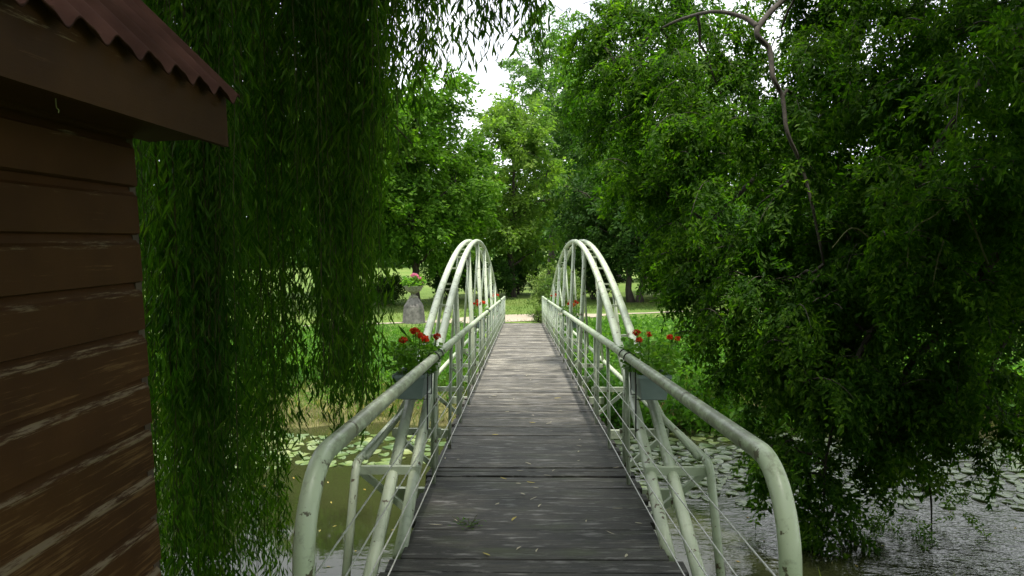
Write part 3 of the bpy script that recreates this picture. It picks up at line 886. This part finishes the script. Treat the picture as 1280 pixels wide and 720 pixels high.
for i in range(7000):
    if rng.random() < 0.42:
        x, yy = rng.uniform(-7.0, -0.9), rng.uniform(11.6, 14.9)
        dens = 0.5 * smooth((yy - 12.2) / 1.6)
    else:
        x, yy = rng.uniform(0.9, 11.5), rng.uniform(10.4, 15.0)
        dens = 1.0 * smooth((yy - (10.5 + 0.12 * abs(x - 5))) / 1.5)
    dens *= 0.35 + 0.65 * (math.sin(x * 1.7 + 1) * math.sin(yy * 2.1 + x * 0.6) > -0.25)
    if rng.random() > dens or ground_z(x, yy) > WATER_Z - 0.05: continue
    r = rng.uniform(0.07, 0.165)
    if all((x - a) ** 2 + (yy - b) ** 2 > (0.82 * (r + c)) ** 2 for a, b, c in cand): cand.append((x, yy, r))
cand.sort(key=lambda c: c[1])
rest = MB()
for i, (x, yy, r) in enumerate(cand):
    if i < 300:
        o = protos[i] if i < 5 else protos[i % 5].copy()
        if i >= 5: COL.objects.link(o)
        o.location = (x, yy, WATER_Z + 0.004 + 0.0015 * (i % 3))
        o.rotation_euler = (0, 0, rng.uniform(0, 6.28))
        o.scale = (r, r, 0.35)
        tag(o, PADL, 'lily pad', 'lily pads on the pond')
    else:
        src = protos[i % 5].data
        v = np.zeros(len(src.vertices) * 3); src.vertices.foreach_get('co', v); v = v.reshape(-1, 3)
        a = rng.uniform(0, 6.28)
        M2 = np.array([[math.cos(a) * r, -math.sin(a) * r, 0], [math.sin(a) * r, math.cos(a) * r, 0], [0, 0, 0.35]])
        v = v @ M2.T + [x, yy, WATER_Z + 0.004 + 0.0015 * (i % 3)]
        rest.add(v, [list(p.vertices) for p in src.polygons if len(p.vertices) == 4], [list(p.vertices) for p in src.polygons if len(p.vertices) == 3])
if rest.n: tag(rest.build('lily_pad_bed', M_PAD), 'farther lily pads crowding towards the far bank', 'lily pads', kind='stuff')

fm = MB()
nb = 130
fx = np.concatenate([rng.uniform(-6, -0.9, nb // 2), rng.uniform(0.9, 8.5, nb // 2)]); fy = rng.uniform(6.5, 13.5, nb)
an_ = rng.uniform(0, 6.28, nb)
fp0 = np.stack([fx, fy, np.full(nb, WATER_Z + 0.006)], 1)
tag(leaves_obj(leaf_quads(fp0, np.stack([np.cos(an_), np.sin(an_), np.zeros(nb)], 1), np.tile([0, 0, 1.0], (nb, 1)), rng.uniform(0.03, 0.09, nb), rng.uniform(0.012, 0.035, nb), 0.0), 'floating_leaves', M_FALLEN),
    'small dead leaves and bits drifting on the pond', 'debris', kind='stuff')

# ------------------------------------------------------------------ stone pedestal, urn, its flowers
pg = G(517, 29.9)
ped = MB()
n = 8
prof = [(0.455, -0.1), (0.45, 0.0), (0.425, 0.3), (0.385, 0.66), (0.33, 0.76), (0.19, 0.97), (0.17, 1.0), (0.0, 1.0)]
ped.lathe([(r * (1), z) for r, z in prof], n)
po = tag(ped.build('pedestal', M_STONE), 'grey tapering octagonal stone pedestal on the far lawn', 'pedestal')
po.location = pg
po.rotation_euler = (0, 0, 0.2)
un = MB().lathe([(0.0, 0.0), (0.17, 0.0), (0.17, 0.05), (0.08, 0.09), (0.07, 0.14), (0.16, 0.19), (0.27, 0.25), (0.33, 0.33), (0.35, 0.40), (0.39, 0.42), (0.39, 0.46), (0.33, 0.46), (0.30, 0.40), (0.0, 0.38)], 24)
uo = tag(un.build('urn', M_URN, smooth=False), 'shallow wide lichen covered stone urn standing on the pedestal', 'urn')
uo.location = (pg[0], pg[1], pg[2] + 1.0)

def flower_plant(name, label, loc, rot, sx, sy, h, nheads, petal_mat, seed, leafs=150, head=0.05, leaf=0.06, heads_at=None):
    """bushy potted plant: leafy mass, stalks and round flower heads"""
    rg = np.random.default_rng(seed)
    root = tag(empty(name, loc, rot), label, 'plant', 'flowering plants in the boxes and urn')
    n = leafs
    p = np.stack([rg.uniform(-1, 1, n), rg.uniform(-1, 1, n), rg.uniform(0, 1, n) ** 0.8], 1)
    p[:, :2] *= (0.75 + 0.5 * np.sin(p[:, 2] * 2.6))[:, None]
    p = p * [sx, sy, h]
    p[:, 2] *= rg.uniform(0.75, 1.15, n)
    d = np.stack([p[:, 0] / sx + rg.normal(0, 0.6, n), p[:, 1] / sy + rg.normal(0, 0.6, n), rg.normal(0.25, 0.5, n)], 1)
    nr = np.stack([rg.normal(0, 0.5, n), rg.normal(0, 0.5, n), np.ones(n)], 1)
    s = rg.uniform(0.7, 1.25, n)
    leaves_obj(leaf_quads(p, d, nr, leaf * s, leaf * 0.9 * s, 0.12), 'foliage', M_GERA, root)
    st = MB()
    for k_ in range(nheads):
        if heads_at: c = np.array(heads_at[k_ % len(heads_at)], float)
        else: c = np.array([rg.uniform(-1, 1) * sx * 1.05, rg.uniform(-1, 1) * sy, h * rg.uniform(0.95, 1.35)])
        st.tube(spline([(0, 0, 0), (c[0] * 0.8, c[1] * 0.9, c[2] * 0.6), c], 5), 0.004, 5)
        m = 46
        dd = norm(rg.normal(0, 1, (m, 3)) + [0, 0, 0.25])
        hs = head * rg.uniform(0.8, 1.2)
        q = c + dd * hs * rg.uniform(0.35, 1, (m, 1)) * [1, 1, 0.75]
        tn = rg.normal(0, 1, (m, 3))
        leaves_obj(leaf_quads(q, np.cross(dd, tn), dd, hs * 0.75, hs * 0.6, 0.1), 'blossom', petal_mat, root)
    st.tube([(0, 0, -0.03), (0, 0, 0.012)], 0.008, 6)
    st.build('stalks', M_GERA, root)
    return root
flower_plant('potted_flower', 'pink flowering plant growing out of the stone urn', (pg[0], pg[1], pg[2] + 1.39), (0, 0, 0), 0.34, 0.30, 0.36, 8, M_PINK, 6, 260, 0.075, 0.15,
             [(0.02, -0.1, 0.5), (0.16, -0.05, 0.44), (0.27, -0.15, 0.36), (0.33, 0.0, 0.28), (0.1, 0.1, 0.48), (-0.06, 0.05, 0.46), (0.38, -0.1, 0.18), (0.22, 0.1, 0.4)])

# ------------------------------------------------------------------ flower boxes hung on the outside of the rails
def flower_box(s, y_near, length, label, plabel, seed, detail, heads):
    W, H = 0.235, 0.185
    cx = s * (RAIL_X + 0.055 + W / 2)
    loc = BM @ Vector((cx, y_near + length / 2, RAIL_H - 0.115))          # rim height
    root = tag(empty('flower_box', loc, (TILT, 0, 0)), label, 'flower box', 'flower boxes on the railings')
    m = MB()
    def ring(wx, ly, z): return [(-wx, -ly, z), (wx, -ly, z), (wx, ly, z), (-wx, ly, z)]
    w2, l2 = W / 2, length / 2
    rings = [ring(w2 * 0.78, l2 - 0.03, -H), ring(w2 * 0.96, l2 - 0.006, -0.03), ring(w2 * 0.96, l2 - 0.006, -0.028), ring(w2 * 1.06, l2 + 0.012, -0.026), ring(w2 * 1.06, l2 + 0.012, 0), ring(w2 * 0.92, l2 - 0.012, 0), ring(w2 * 0.88, l2 - 0.02, -0.05)]
    v = [p for r_ in rings for p in r_]
    q = [[3, 2, 1, 0]] + [[i * 4 + j, i * 4 + (j + 1) % 4, (i + 1) * 4 + (j + 1) % 4, (i + 1) * 4 + j] for i in range(len(rings) - 1) for j in range(4)]
    m.add(v, q).build('trough', M_BOX, root)
    MB().box((0, 0, -0.052), (W * 0.87, length - 0.05, 0.02)).build('soil', M_SOIL, root)
    for f in (0.18, 0.62):
        yy = -l2 + length * f
        rx = -s * (0.055 + W / 2)
        top = 0.115
        pts = [(rx - s * 0.046, yy, top - 0.01)] + [(rx + s * 0.044 * math.cos(a), yy, top + 0.044 * math.sin(a)) for a in np.linspace(math.pi * 0.9, 0.0, 9)]
        pts += [(rx + s * 0.044, yy, 0.02), (rx + s * 0.05, yy, -H - 0.012), (s * W * 0.3, yy, -H - 0.012), (s * W * 0.58, yy, -0.04)]
        MB().tube(pts, 0.0055, 6).build('bracket', M_BLACK, root)
    if detail:
        MB().tube([(-s * (W * 0.5 + 0.012), -l2 * 0.75, -H * 0.4), (-s * (W * 0.5 + 0.012), -l2 * 0.75, -H * 2.6)], 0.006, 6).build('hanger', M_BLACK, root)
    ploc = BM @ Vector((cx, y_near + length / 2, RAIL_H - 0.16))
    flower_plant('geranium', plabel, ploc, (TILT, 0, 0), W * 0.62, length * 0.46, 0.26, len(heads), M_RED, seed, 620 if detail else 260, 0.029 if detail else 0.042, 0.05, heads)
hl = [(-0.05, -0.25, 0.30), (0.07, -0.20, 0.33), (0.11, -0.24, 0.31), (0.02, -0.1, 0.36), (0.16, 0.12, 0.30), (-0.04, 0.2, 0.34)]
hr = [(-0.10, -0.20, 0.30), (-0.02, -0.15, 0.34), (0.13, -0.2, 0.32), (0.22, -0.05, 0.30), (-0.06, 0.2, 0.33)]
flower_box(-1, 5.62, 0.62, 'nearest grey green flower box on the left handrail', 'red geranium in the nearest box of the left rail', 31, True, hl)
flower_box(1, 5.62, 0.62, 'nearest grey green flower box on the right handrail', 'red geranium in the nearest box of the right rail', 32, True, hr)
far_heads = [(-0.08, -0.2, 0.32), (0.05, -0.1, 0.36), (0.10, 0.1, 0.33), (-0.02, 0.2, 0.36), (0.0, -0.25, 0.3)]
flower_box(-1, 14.6, 0.62, 'small looking flower box halfway along the left handrail', 'red geranium halfway along the left rail', 33, False, far_heads)
flower_box(1, 14.6, 0.62, 'small looking flower box halfway along the right handrail', 'red geranium halfway along the right rail', 34, False, far_heads)
flower_box(-1, 23.2, 0.62, 'tiny looking flower box near the far end of the left handrail', 'red geranium near the far end of the left rail', 35, False, far_heads)
flower_box(1, 23.2, 0.62, 'tiny looking flower box near the far end of the right handrail', 'red geranium near the far end of the right rail', 36, False, far_heads)

# ------------------------------------------------------------------ weeping willow (left)
rng = np.random.default_rng(17)
willow = tag(empty('willow_tree', (-6.2, 5.2, -0.2)), 'weeping willow whose long leafy strands hang like a curtain beside the shed', 'tree')
WO = np.array([-6.2, 5.2, -0.2])
top_of = {}
strands = []
def tresses(n, px0, px1, d0, d1, py0, py1, rad_=(0.08, 0.20), per=(5, 10), ztop=(5.6, 7.8), even=False):
    for i in range(n):
        d_ = rng.uniform(d0, d1)
        px = px0 + (px1 - px0) * ((i + rng.uniform(0.1, 0.9)) / n if even else rng.random())
        p = P(px, rng.uniform(py0, py1), d_)
        r_ = rng.uniform(*rad_)
        zt = max(rng.uniform(*ztop), 1.6 + 0.33 * d_ + 1.0)
        ph = rng.uniform(0, 6.28)
        for k_ in range(int(rng.integers(*per))):
            off = rng.normal(0, r_ * 0.6, 2)
            zb = max(p.z + rng.exponential(0.6) - 0.15, WATER_Z + 0.08 + rng.uniform(0, 0.4))
            zb = min(zb, zt - 1.2)
            strands.append((p.x + off[0], p.y + off[1], zt + rng.normal(0, 0.2), zb, ph + rng.normal(0, 0.4)))
tresses(20, 150, 342, 4.8, 8.0, 660, 900, (0.07, 0.16), even=True)
tresses(6, 200, 330, 4.4, 5.2, 560, 800, (0.05, 0.12))
tresses(5, 338, 384, 5.2, 7.0, 480, 600, (0.05, 0.10), (3, 6))
tresses(10, 402, 456, 5.2, 7.0, 440, 550, (0.06, 0.13), (6, 11))
tresses(7, 285, 348, 5.0, 8.0, 220, 400)
tresses(5, 340, 400, 5.0, 8.0, 150, 290)
tresses(12, 385, 488, 5.0, 8.0, 150, 310)
tresses(8, 160, 340, 7.5, 10.5, 200, 400)
tresses(5, 468, 515, 5.0, 7.0, 40, 200, (0.05, 0.09), (5, 9), even=True)
tresses(2, 528, 552, 5.0, 5.8, 75, 120, (0.05, 0.08), (8, 12), even=True)
tresses(2, 576, 606, 4.9, 5.6, 55, 100, (0.04, 0.07), (6, 10), even=True)
tresses(3, 618, 690, 4.9, 5.8, 30, 85, (0.05, 0.08), (6, 11), even=True)
lv_p, lv_d, lv_n, lv_L = [], [], [], []
tw = MB()
for (x, y_, zt, zb, ph) in strands:
    L_ = zt - zb
    m = max(4, int(L_ / 0.5))
    t = np.linspace(0, 1, m)
    a = rng.uniform(0, 6.28)
    amp = rng.uniform(0.05, 0.22)
    sx_ = x + amp * np.sin(t * 3 + ph) * (1 - t) + rng.normal(0, 0.01, m)
    sy_ = y_ + amp * np.cos(t * 2.5 + ph) * (1 - t)
    pts = np.stack([sx_, sy_, zt - L_ * t], 1) - WO
    tw.tube(pts, np.linspace(0.006, 0.002, m), 3, cap=False)
    nl = int(L_ / 0.020)
    tt = rng.uniform(0.0, 1.0, nl)
    vis = (zt - L_ * tt) < (1.6 + 0.34 * y_ + 0.6)
    tt = tt[vis | (rng.random(nl) < 0.35)]
    nl = len(tt)
    base = np.stack([np.interp(tt, t, pts[:, i]) for i in range(3)], 1)
    # small side shoots widen the strand
    base[:, :2] += rng.normal(0, 0.055, (nl, 2))
    an = rng.uniform(0, 6.28, nl)
    sp = rng.uniform(0.15, 0.95, nl)
    lv_p.append(base)
    lv_d.append(np.stack([np.cos(an) * sp, np.sin(an) * sp, -np.ones(nl)], 1))
    lv_n.append(rng.normal(0, 1, (nl, 3)))
    lv_L.append(rng.uniform(0.070, 0.135, nl))
lp, ld, ln_, lL = map(np.concatenate, (lv_p, lv_d, lv_n, lv_L))
leaves_obj(leaf_quads(lp, ld, ln_, lL, lL * 0.175, 0.1), 'hanging_foliage', M_WILLOW, willow)
tw.build('strands', M_WTWIG, willow)
# crown overhead, out of which the strands hang
pc, dc = lobe_points(rng, [((-6, 5, 8.6), (4.5, 5, 2.2)), ((-2.8, 5.6, 9.2), (3.4, 3.6, 1.6)), ((-3.5, 0.5, 8.6), (4.5, 4.5, 2.0)), ((0.4, 4.2, 9.0), (3.0, 4.2, 1.4))], 3000, 0.2)
protos = [spray_proto(rng, 34, 1.1, 0.15, 0.032, 0.55, 0.16) for _ in range(5)]
leaves_obj(place(protos, pc - WO, dc * [1, 1, 0.3] + [0, 0, -0.3], rng.uniform(0.8, 1.3, len(pc)), rng), 'crown', M_WILLOW, willow)
wt = MB()
trunk = spline([(0, 0, -0.6), (0.1, 0.0, 1.5), (0.3, 0.1, 3.4), (0.5, 0.2, 5.2)], 6)
wt.tube(trunk, np.linspace(0.42, 0.26, len(trunk)), 12)
fork = np.array(trunk[-1])
for e in ((1.5, 4.0, 8.2), (-3.5, 2.0, 8.6), (5.0, 2.2, 9.2), (3.0, -4.5, 8.8), (6.5, -2.5, 9.2), (-2, -3, 8.6), (4.6, 0.4, 8.6), (2.6, 2.0, 8.0)):
    e = np.array(e)
    pp = spline([fork, fork + (e - fork) * 0.45 + [0, 0, 1.3], e + [0, 0, 0.25], e + (e - fork) * 0.25 * [1, 1, 0] - [0, 0, 0.7]], 6)
    wt.tube(pp, np.linspace(0.17, 0.02, len(pp)), 8)
    for _ in range(5):
        k_ = rng.integers(5, len(pp))
        q = pp[k_] + rng.normal(0, 1.4, 3) * [1, 1, 0.4] - [0, 0, 0.3]
        wt.tube(wiggle(pp[k_], q, rng, 6, 0.1, 0.08), np.linspace(0.035, 0.008, 6), 5)
wt.build('trunk', M_BARK, willow, True)
a_, b_, c_ = [np.array(P(*q)) - WO for q in ((395, 45, 6.0), (440, 100, 6.2), (515, 180, 6.4))]
MB().tube(spline([a_ + [-0.6, -0.1, 0.9], a_, b_, c_], 6), np.linspace(0.02, 0.005, 18 + 1)[:len(spline([a_ + [-0.6, -0.1, 0.9], a_, b_, c_], 6))], 6).build('limb', M_WTWIG, willow)

# ------------------------------------------------------------------ ash tree (right), its branches drooping to the water
rng = np.random.default_rng(23)
AO = np.array([9.3, 6.4, float(ground_z(9.3, 6.4)) - 0.1])
ash = tag(empty('ash_tree', AO), 'large dark ash tree whose branches droop over the water on the right', 'tree')
spec = [(742, 85, 15, 38), (762, 145, 15, 42), (800, 150, 14.5, 58), (815, 212, 14, 42), (855, 15, 14.5, 45), (1200, 20, 12, 80), (1010, 0, 13, 55), (900, 330, 11.5, 62), (900, 400, 11, 46), (938, 440, 10.8, 48), (1000, 440, 10.2, 60), (1230, 130, 8.8, 90), (1200, 230, 9, 80), (1270, 200, 8.7, 80), (1100, 545, 9.8, 38), (1080, 470, 9.6, 60), (1150, 330, 9.2, 70), (1240, 350, 9.2, 75), (855, 340, 11.8, 36), (745, 25, 15, 42), (790, 40, 14, 70), (770, 110, 14, 50), (850, 70, 13, 85), (835, 165, 13, 55), (820, 230, 12.5, 40), (900, 150, 12, 95), (960, 70, 12.5, 60),
        (1010, 140, 11.5, 110), (1110, 90, 11, 110), (1220, 100, 10.5, 110), (1270, 30, 11, 90), (868, 295, 12, 50), (945, 262, 11, 85), (1050, 280, 10.5, 110), (1170, 270, 10.5, 110),
        (1265, 270, 10, 95), (968, 372, 10.5, 72), (1040, 400, 10, 95), (1150, 410, 10, 100), (1255, 410, 10, 95), (975, 455, 10.2, 45), (1020, 500, 9.8, 75),
        (1110, 500, 10.2, 60), (1010, 590, 9.6, 50), (1040, 640, 9.5, 42), (1215, 500, 10.2, 65), (1275, 520, 10, 45), (1170, 470, 10.5, 60), (975, 560, 9.8, 28),
        (1040, 20, 13, 60), (1130, 10, 13, 70), (930, 200, 15, 80), (1060, 200, 15, 110), (1190, 190, 14.5, 120), (1020, 330, 14, 80), (1120, 330, 14, 90), (1240, 310, 13.5, 90)]
lobes = []
for px, py, d_, r_ in spec:
    c = np.array(P(px, py, d_)) - AO
    rr = r_ / F * d_
    lobes.append((c, (rr, rr * 1.15, rr * 0.9)))
pos, dd, bough_lines = [], [], []
for c, rr in lobes:
    rm = float(np.mean(rr))
    for j in range(int(5 + 6.5 * rm * rm + rng.integers(0, 3))):
        a0 = rng.uniform(0, 6.28)
        h = np.array([math.cos(a0), math.sin(a0), 0.0])
        st = c + rng.normal(0, 0.42, 3) * np.array(rr) * [1, 1, 0.9] + [0, 0, 0.15 * rm]
        Lb = rm * rng.uniform(0.6, 1.15)
        dr = rng.uniform(0.25, 0.95)
        t = np.linspace(0, 1, 8)[:, None]
        line = st + h * Lb * (t - 0.15) + np.array([0, 0, 1.0]) * Lb * (0.25 * np.sin(t * 2.2) - dr * t ** 1.8)
        bough_lines.append(line)
        m = int(7 + 9 * Lb)
        tt = rng.uniform(0.05, 1.0, m)
        q = np.stack([np.interp(tt, t[:, 0], line[:, i]) for i in range(3)], 1)
        tan = np.stack([np.interp(tt, t[:, 0], np.gradient(line[:, i])) for i in range(3)], 1)
        lat = np.cross(norm(tan), [0, 0, 1.0]) * rng.choice([-1.0, 1.0], m)[:, None]
        pos.append(q + rng.normal(0, 0.03, q.shape))
        dd.append(norm(tan) * 0.7 + lat * rng.uniform(0.2, 1.0, (m, 1)) + [0, 0, -0.35])
fp_, fd_ = lobe_points(rng, lobes, 1700, 0.2)
pos.append(fp_); dd.append(fd_ * [1, 1, 0.4] + [0, 0, -0.5])
pos, dd = np.concatenate(pos), np.concatenate(dd)
up_lobes = [(np.array(c) - AO, r_) for c, r_ in (((8, 7, 9.2), (3.6, 4, 2.4)), ((3.4, 5.6, 9.0), (2.8, 2.6, 1.6)), ((6.8, 9.5, 8.8), (2.4, 2.6, 1.8)), ((3.0, 1.8, 9.0), (3, 3.0, 1.6)), ((6.5, 2.5, 8.6), (3, 3.5, 2.2)), ((9, 11, 9), (3.6, 3.5, 2.6)), ((11, 6, 6.5), (3.5, 4, 3.0)), ((5.5, 3.0, 8.4), (3, 3, 1.8)))]  # upper crown out of view, spread wide to shade the near deck
pos2, dd2 = lobe_points(rng, up_lobes, 3400, 0.2)
protos = [spray_proto(rng, 34, 0.55, 0.104, 0.043, 0.38, 0.11) for _ in range(8)]
d1 = dd + rng.normal(0, 0.15, dd.shape)
v1 = place(protos, pos, d1, rng.uniform(0.65, 1.1, len(pos)), rng, roll=0.3)
protos2 = [spray_proto(rng, 34, 0.95, 0.16, 0.075, 0.3, 0.2) for _ in range(5)]
v2 = place(protos2, pos2, dd2 * [1, 1, 0.5] + [0, 0, -0.3], rng.uniform(0.8, 1.3, len(pos2)), rng)
leaves_obj(np.concatenate([v1, v2]), 'crown', M_ASH, ash)
at = MB()
tr = spline([(0, 0, -0.4), (-0.1, 0.1, 1.6), (-0.3, 0.4, 3.6), (-0.5, 0.8, 5.6), (-0.4, 1.2, 8.0)], 6)
at.tube(tr, np.linspace(0.45, 0.16, len(tr)), 12)
def limb(pts, r0, r1, n=7, s=8):
    p = spline([np.array(q, float) for q in pts], n)
    at.tube(p, np.linspace(r0, r1, len(p)), s)
    return p
W_ = lambda px, py, d_: np.array(P(px, py, d_)) - AO
T = lambda f: np.array(tr[int(f * (len(tr) - 1))])
limbs = []
limbs.append(limb([T(0.75), W_(1330, 20, 9.5), W_(1255, 75, 9.6), W_(1205, 135, 9.8), W_(1150, 210, 10.2), W_(1060, 300, 10.4)], 0.12, 0.02))
limbs.append(limb([T(0.95), W_(1120, -60, 11.5), W_(890, 18, 12), W_(940, 22, 11.4), W_(966, 85, 11.2), W_(982, 145, 11), W_(1016, 255, 10.8)][0:1] + [W_(1150, -70, 11.5), W_(1010, -20, 11.5), W_(948, 34, 10.6), W_(962, 62, 10.5), W_(966, 96, 10.3), W_(978, 122, 10.3), W_(984, 165, 10.1), W_(1001, 205, 10.1), W_(1014, 252, 9.9), W_(1030, 330, 9.8)], 0.05, 0.016))
limbs.append(limb([W_(948, 34, 10.6), W_(925, 20, 10.9), W_(880, 16, 11.4), W_(820, 40, 13), W_(770, 90, 13.8)], 0.04, 0.012))
limbs.append(limb([T(0.55), W_(1320, 170, 9.3), W_(1240, 218, 9.4), W_(1160, 330, 9.6), W_(1080, 430, 9.6), W_(1035, 560, 9.5), W_(1030, 660, 9.4)], 0.085, 0.008))
limbs.append(limb([T(0.5), W_(1300, 300, 9.6), W_(1210, 380, 9.8), W_(1130, 470, 10), W_(1125, 540, 10), W_(1160, 600, 9.9), W_(1165, 680, 9.8)], 0.09, 0.006))
limbs.append(limb([T(0.8), W_(1200, 40, 12), W_(1080, 130, 13), W_(960, 210, 13.5), W_(880, 290, 12.5), W_(840, 360, 12)], 0.12, 0.012))
limbs.append(limb([T(0.5), W_(1330, 360, 9.8), W_(1260, 420, 10), W_(1220, 520, 10), W_(1205, 560, 10)], 0.06, 0.008))
for c, lr in up_lobes:
    limbs.append(limb([T(0.8), T(0.8) * 0.5 + c * 0.5 + [0, 0, 0.5], c], 0.12, 0.02))
for c, lr in lobes:
    lb = limbs[int(np.argmin([np.linalg.norm(l - c, axis=1).min() for l in limbs]))]
    k_ = int(np.argmin(np.linalg.norm(lb - c, axis=1)))
    at.tube(wiggle(lb[k_], c, rng, 7, 0.12, 0.05), np.linspace(0.026, 0.008, 7), 5)
for line in bough_lines:
    at.tube(line, np.linspace(0.009, 0.003, 8), 4)
at.build('trunk', M_BARK, ash, True)
# pale dead twigs arching out in front of the dark crown
tw = MB()
for pts in ([(1200, 240, 9.0), (1170, 268, 8.9), (1140, 290, 8.8), (1133, 345, 8.8)], [(1235, 330, 9.0), (1205, 262, 8.9), (1160, 250, 8.9), (1110, 262, 8.9)],
            [(1180, 300, 8.9), (1172, 325, 8.8), (1163, 372, 8.8)], [(1090, 300, 9.2), (1065, 285, 9.1), (1040, 310, 9.1)], [(1215, 215, 9.1), (1225, 262, 9.0), (1250, 300, 9.0)]):
    p = spline([W_(*q) for q in pts], 6)
    tw.tube(p, np.linspace(0.012, 0.004, len(p)), 5)
tw.build('bare_twigs', M_TWIG, ash)
# leafy low shoots just above the water
lp_, ldr = lobe_points(rng, [(W_(1125, 655, 9.7), (0.2, 0.2, 0.16)), (W_(1165, 705, 9.6), (0.3, 0.25, 0.22)), (W_(1205, 640, 9.9), (0.14, 0.14, 0.08)), (W_(1130, 585, 9.9), (0.2, 0.15, 0.1)), (W_(1195, 590, 9.9), (0.25, 0.2, 0.12))], 90, 0.1)
leaves_obj(place(protos, lp_, ldr * [1, 1, 0.5] + [0, 0, -0.2], 0.55, rng), 'low_shoots', M_TREE_PALE, ash)

# ------------------------------------------------------------------ fallen leaves and a weed on the deck
rng = np.random.default_rng(41)
def fallen_mesh(seed, L_, W_f):
    m = MB()
    n = 6
    t = np.linspace(0, 1, n)
    w = W_f * np.sin(np.pi * np.clip(t * 0.94 + 0.03, 0, 1)) ** 0.8
    bend = 0.12 * L_ * np.sin(t * 2.5 + seed)
    z = 0.006 + 0.10 * L_ * (t - 0.4) ** 2
    up = np.stack([t * L_ - L_ / 2, bend + w / 2, z + w * 0.15], 1)
    mid = np.stack([t * L_ - L_ / 2, bend, z], 1)
    dn = np.stack([t * L_ - L_ / 2, bend - w / 2, z + w * 0.15], 1)
    q = [[i, i + 1, n + i + 1, n + i] for i in range(n - 1)] + [[n + i, n + i + 1, 2 * n + i + 1, 2 * n + i] for i in range(n - 1)]
    return m.add(np.concatenate([up, mid, dn]), q)
M_PALE_LEAF = leaf_mat('bleached_leaf', (0.30, 0.28, 0.22), (0.42, 0.40, 0.33), (0.55, 0.53, 0.46), 0.1)
fl = [fallen_mesh(s, L_, w).build('fallen_leaf', M_FALLEN) for s, L_, w in ((0, 0.09, 0.022), (1.3, 0.085, 0.02))]
fp = [fallen_mesh(s, L_, w).build('fallen_leaf', M_PALE_LEAF) for s, L_, w in ((0.5, 0.06, 0.010), (2.2, 0.08, 0.007), (3.1, 0.045, 0.016), (4.0, 0.07, 0.012))]
yellow = [(-0.12, 5.05), (-0.28, 4.38), (0.0, 6.0), (-0.22, 6.12), (-0.35, 7.9), (0.05, 8.6), (0.42, 10.4)]
pale = [(0.02, 4.45), (0.6, 5.3), (-0.1, 5.95)]
while len(pale) < 80: pale.append((rng.normal(0, 0.42) if rng.random() < .7 else rng.choice([-0.74, 0.74]) + rng.normal(0, 0.03), 4.3 + 15 * rng.random() ** 1.3))
def scatter_leaves(src, spots, lab, grp):
    for i, (x, yy) in enumerate(spots):
        o = src[i] if i < len(src) else src[int(rng.integers(0, len(src)))].copy()
        if i >= len(src): COL.objects.link(o)
        o.location = BM @ Vector((float(np.clip(x, -0.78, 0.78)), yy, 0.004))
        o.rotation_euler = (TILT, 0, rng.uniform(0, 6.28))
        s_ = rng.uniform(0.6, 1.2)
        o.scale = (s_, s_, s_)
        tag(o, lab, 'leaf', grp)
scatter_leaves(fl, yellow, 'small yellow willow leaf lying on the dark deck planks', 'yellow leaves on the deck')
scatter_leaves(fp, pale, 'tiny bleached curled leaf lying on the dark deck planks', 'bleached leaves on the deck')
wd = tag(empty('weed', BM @ Vector((-0.42, 4.92, 0.0)), (TILT, 0, 0)), 'small green weed sprouting between the near left deck planks', 'weed')
n = 46
p = np.stack([rng.normal(0, 0.045, n), rng.normal(0, 0.04, n), rng.uniform(0.0, 0.035, n)], 1)
leaves_obj(leaf_quads(p, np.stack([rng.normal(0, 1, n), rng.normal(0, 1, n), rng.uniform(0.0, 0.6, n)], 1), np.tile([0, 0.2, 1.0], (n, 1)), 0.035, 0.014, 0.1), 'foliage', M_WILLOW, wd)
sm = MB()
for k_ in range(5): sm.tube(wiggle((0, 0, 0), (rng.normal(0, 0.06), rng.normal(0, 0.04), rng.uniform(0.03, 0.10)), rng, 5, 0.1), 0.0016, 4)
sm.build('stems', M_WTWIG, wd)
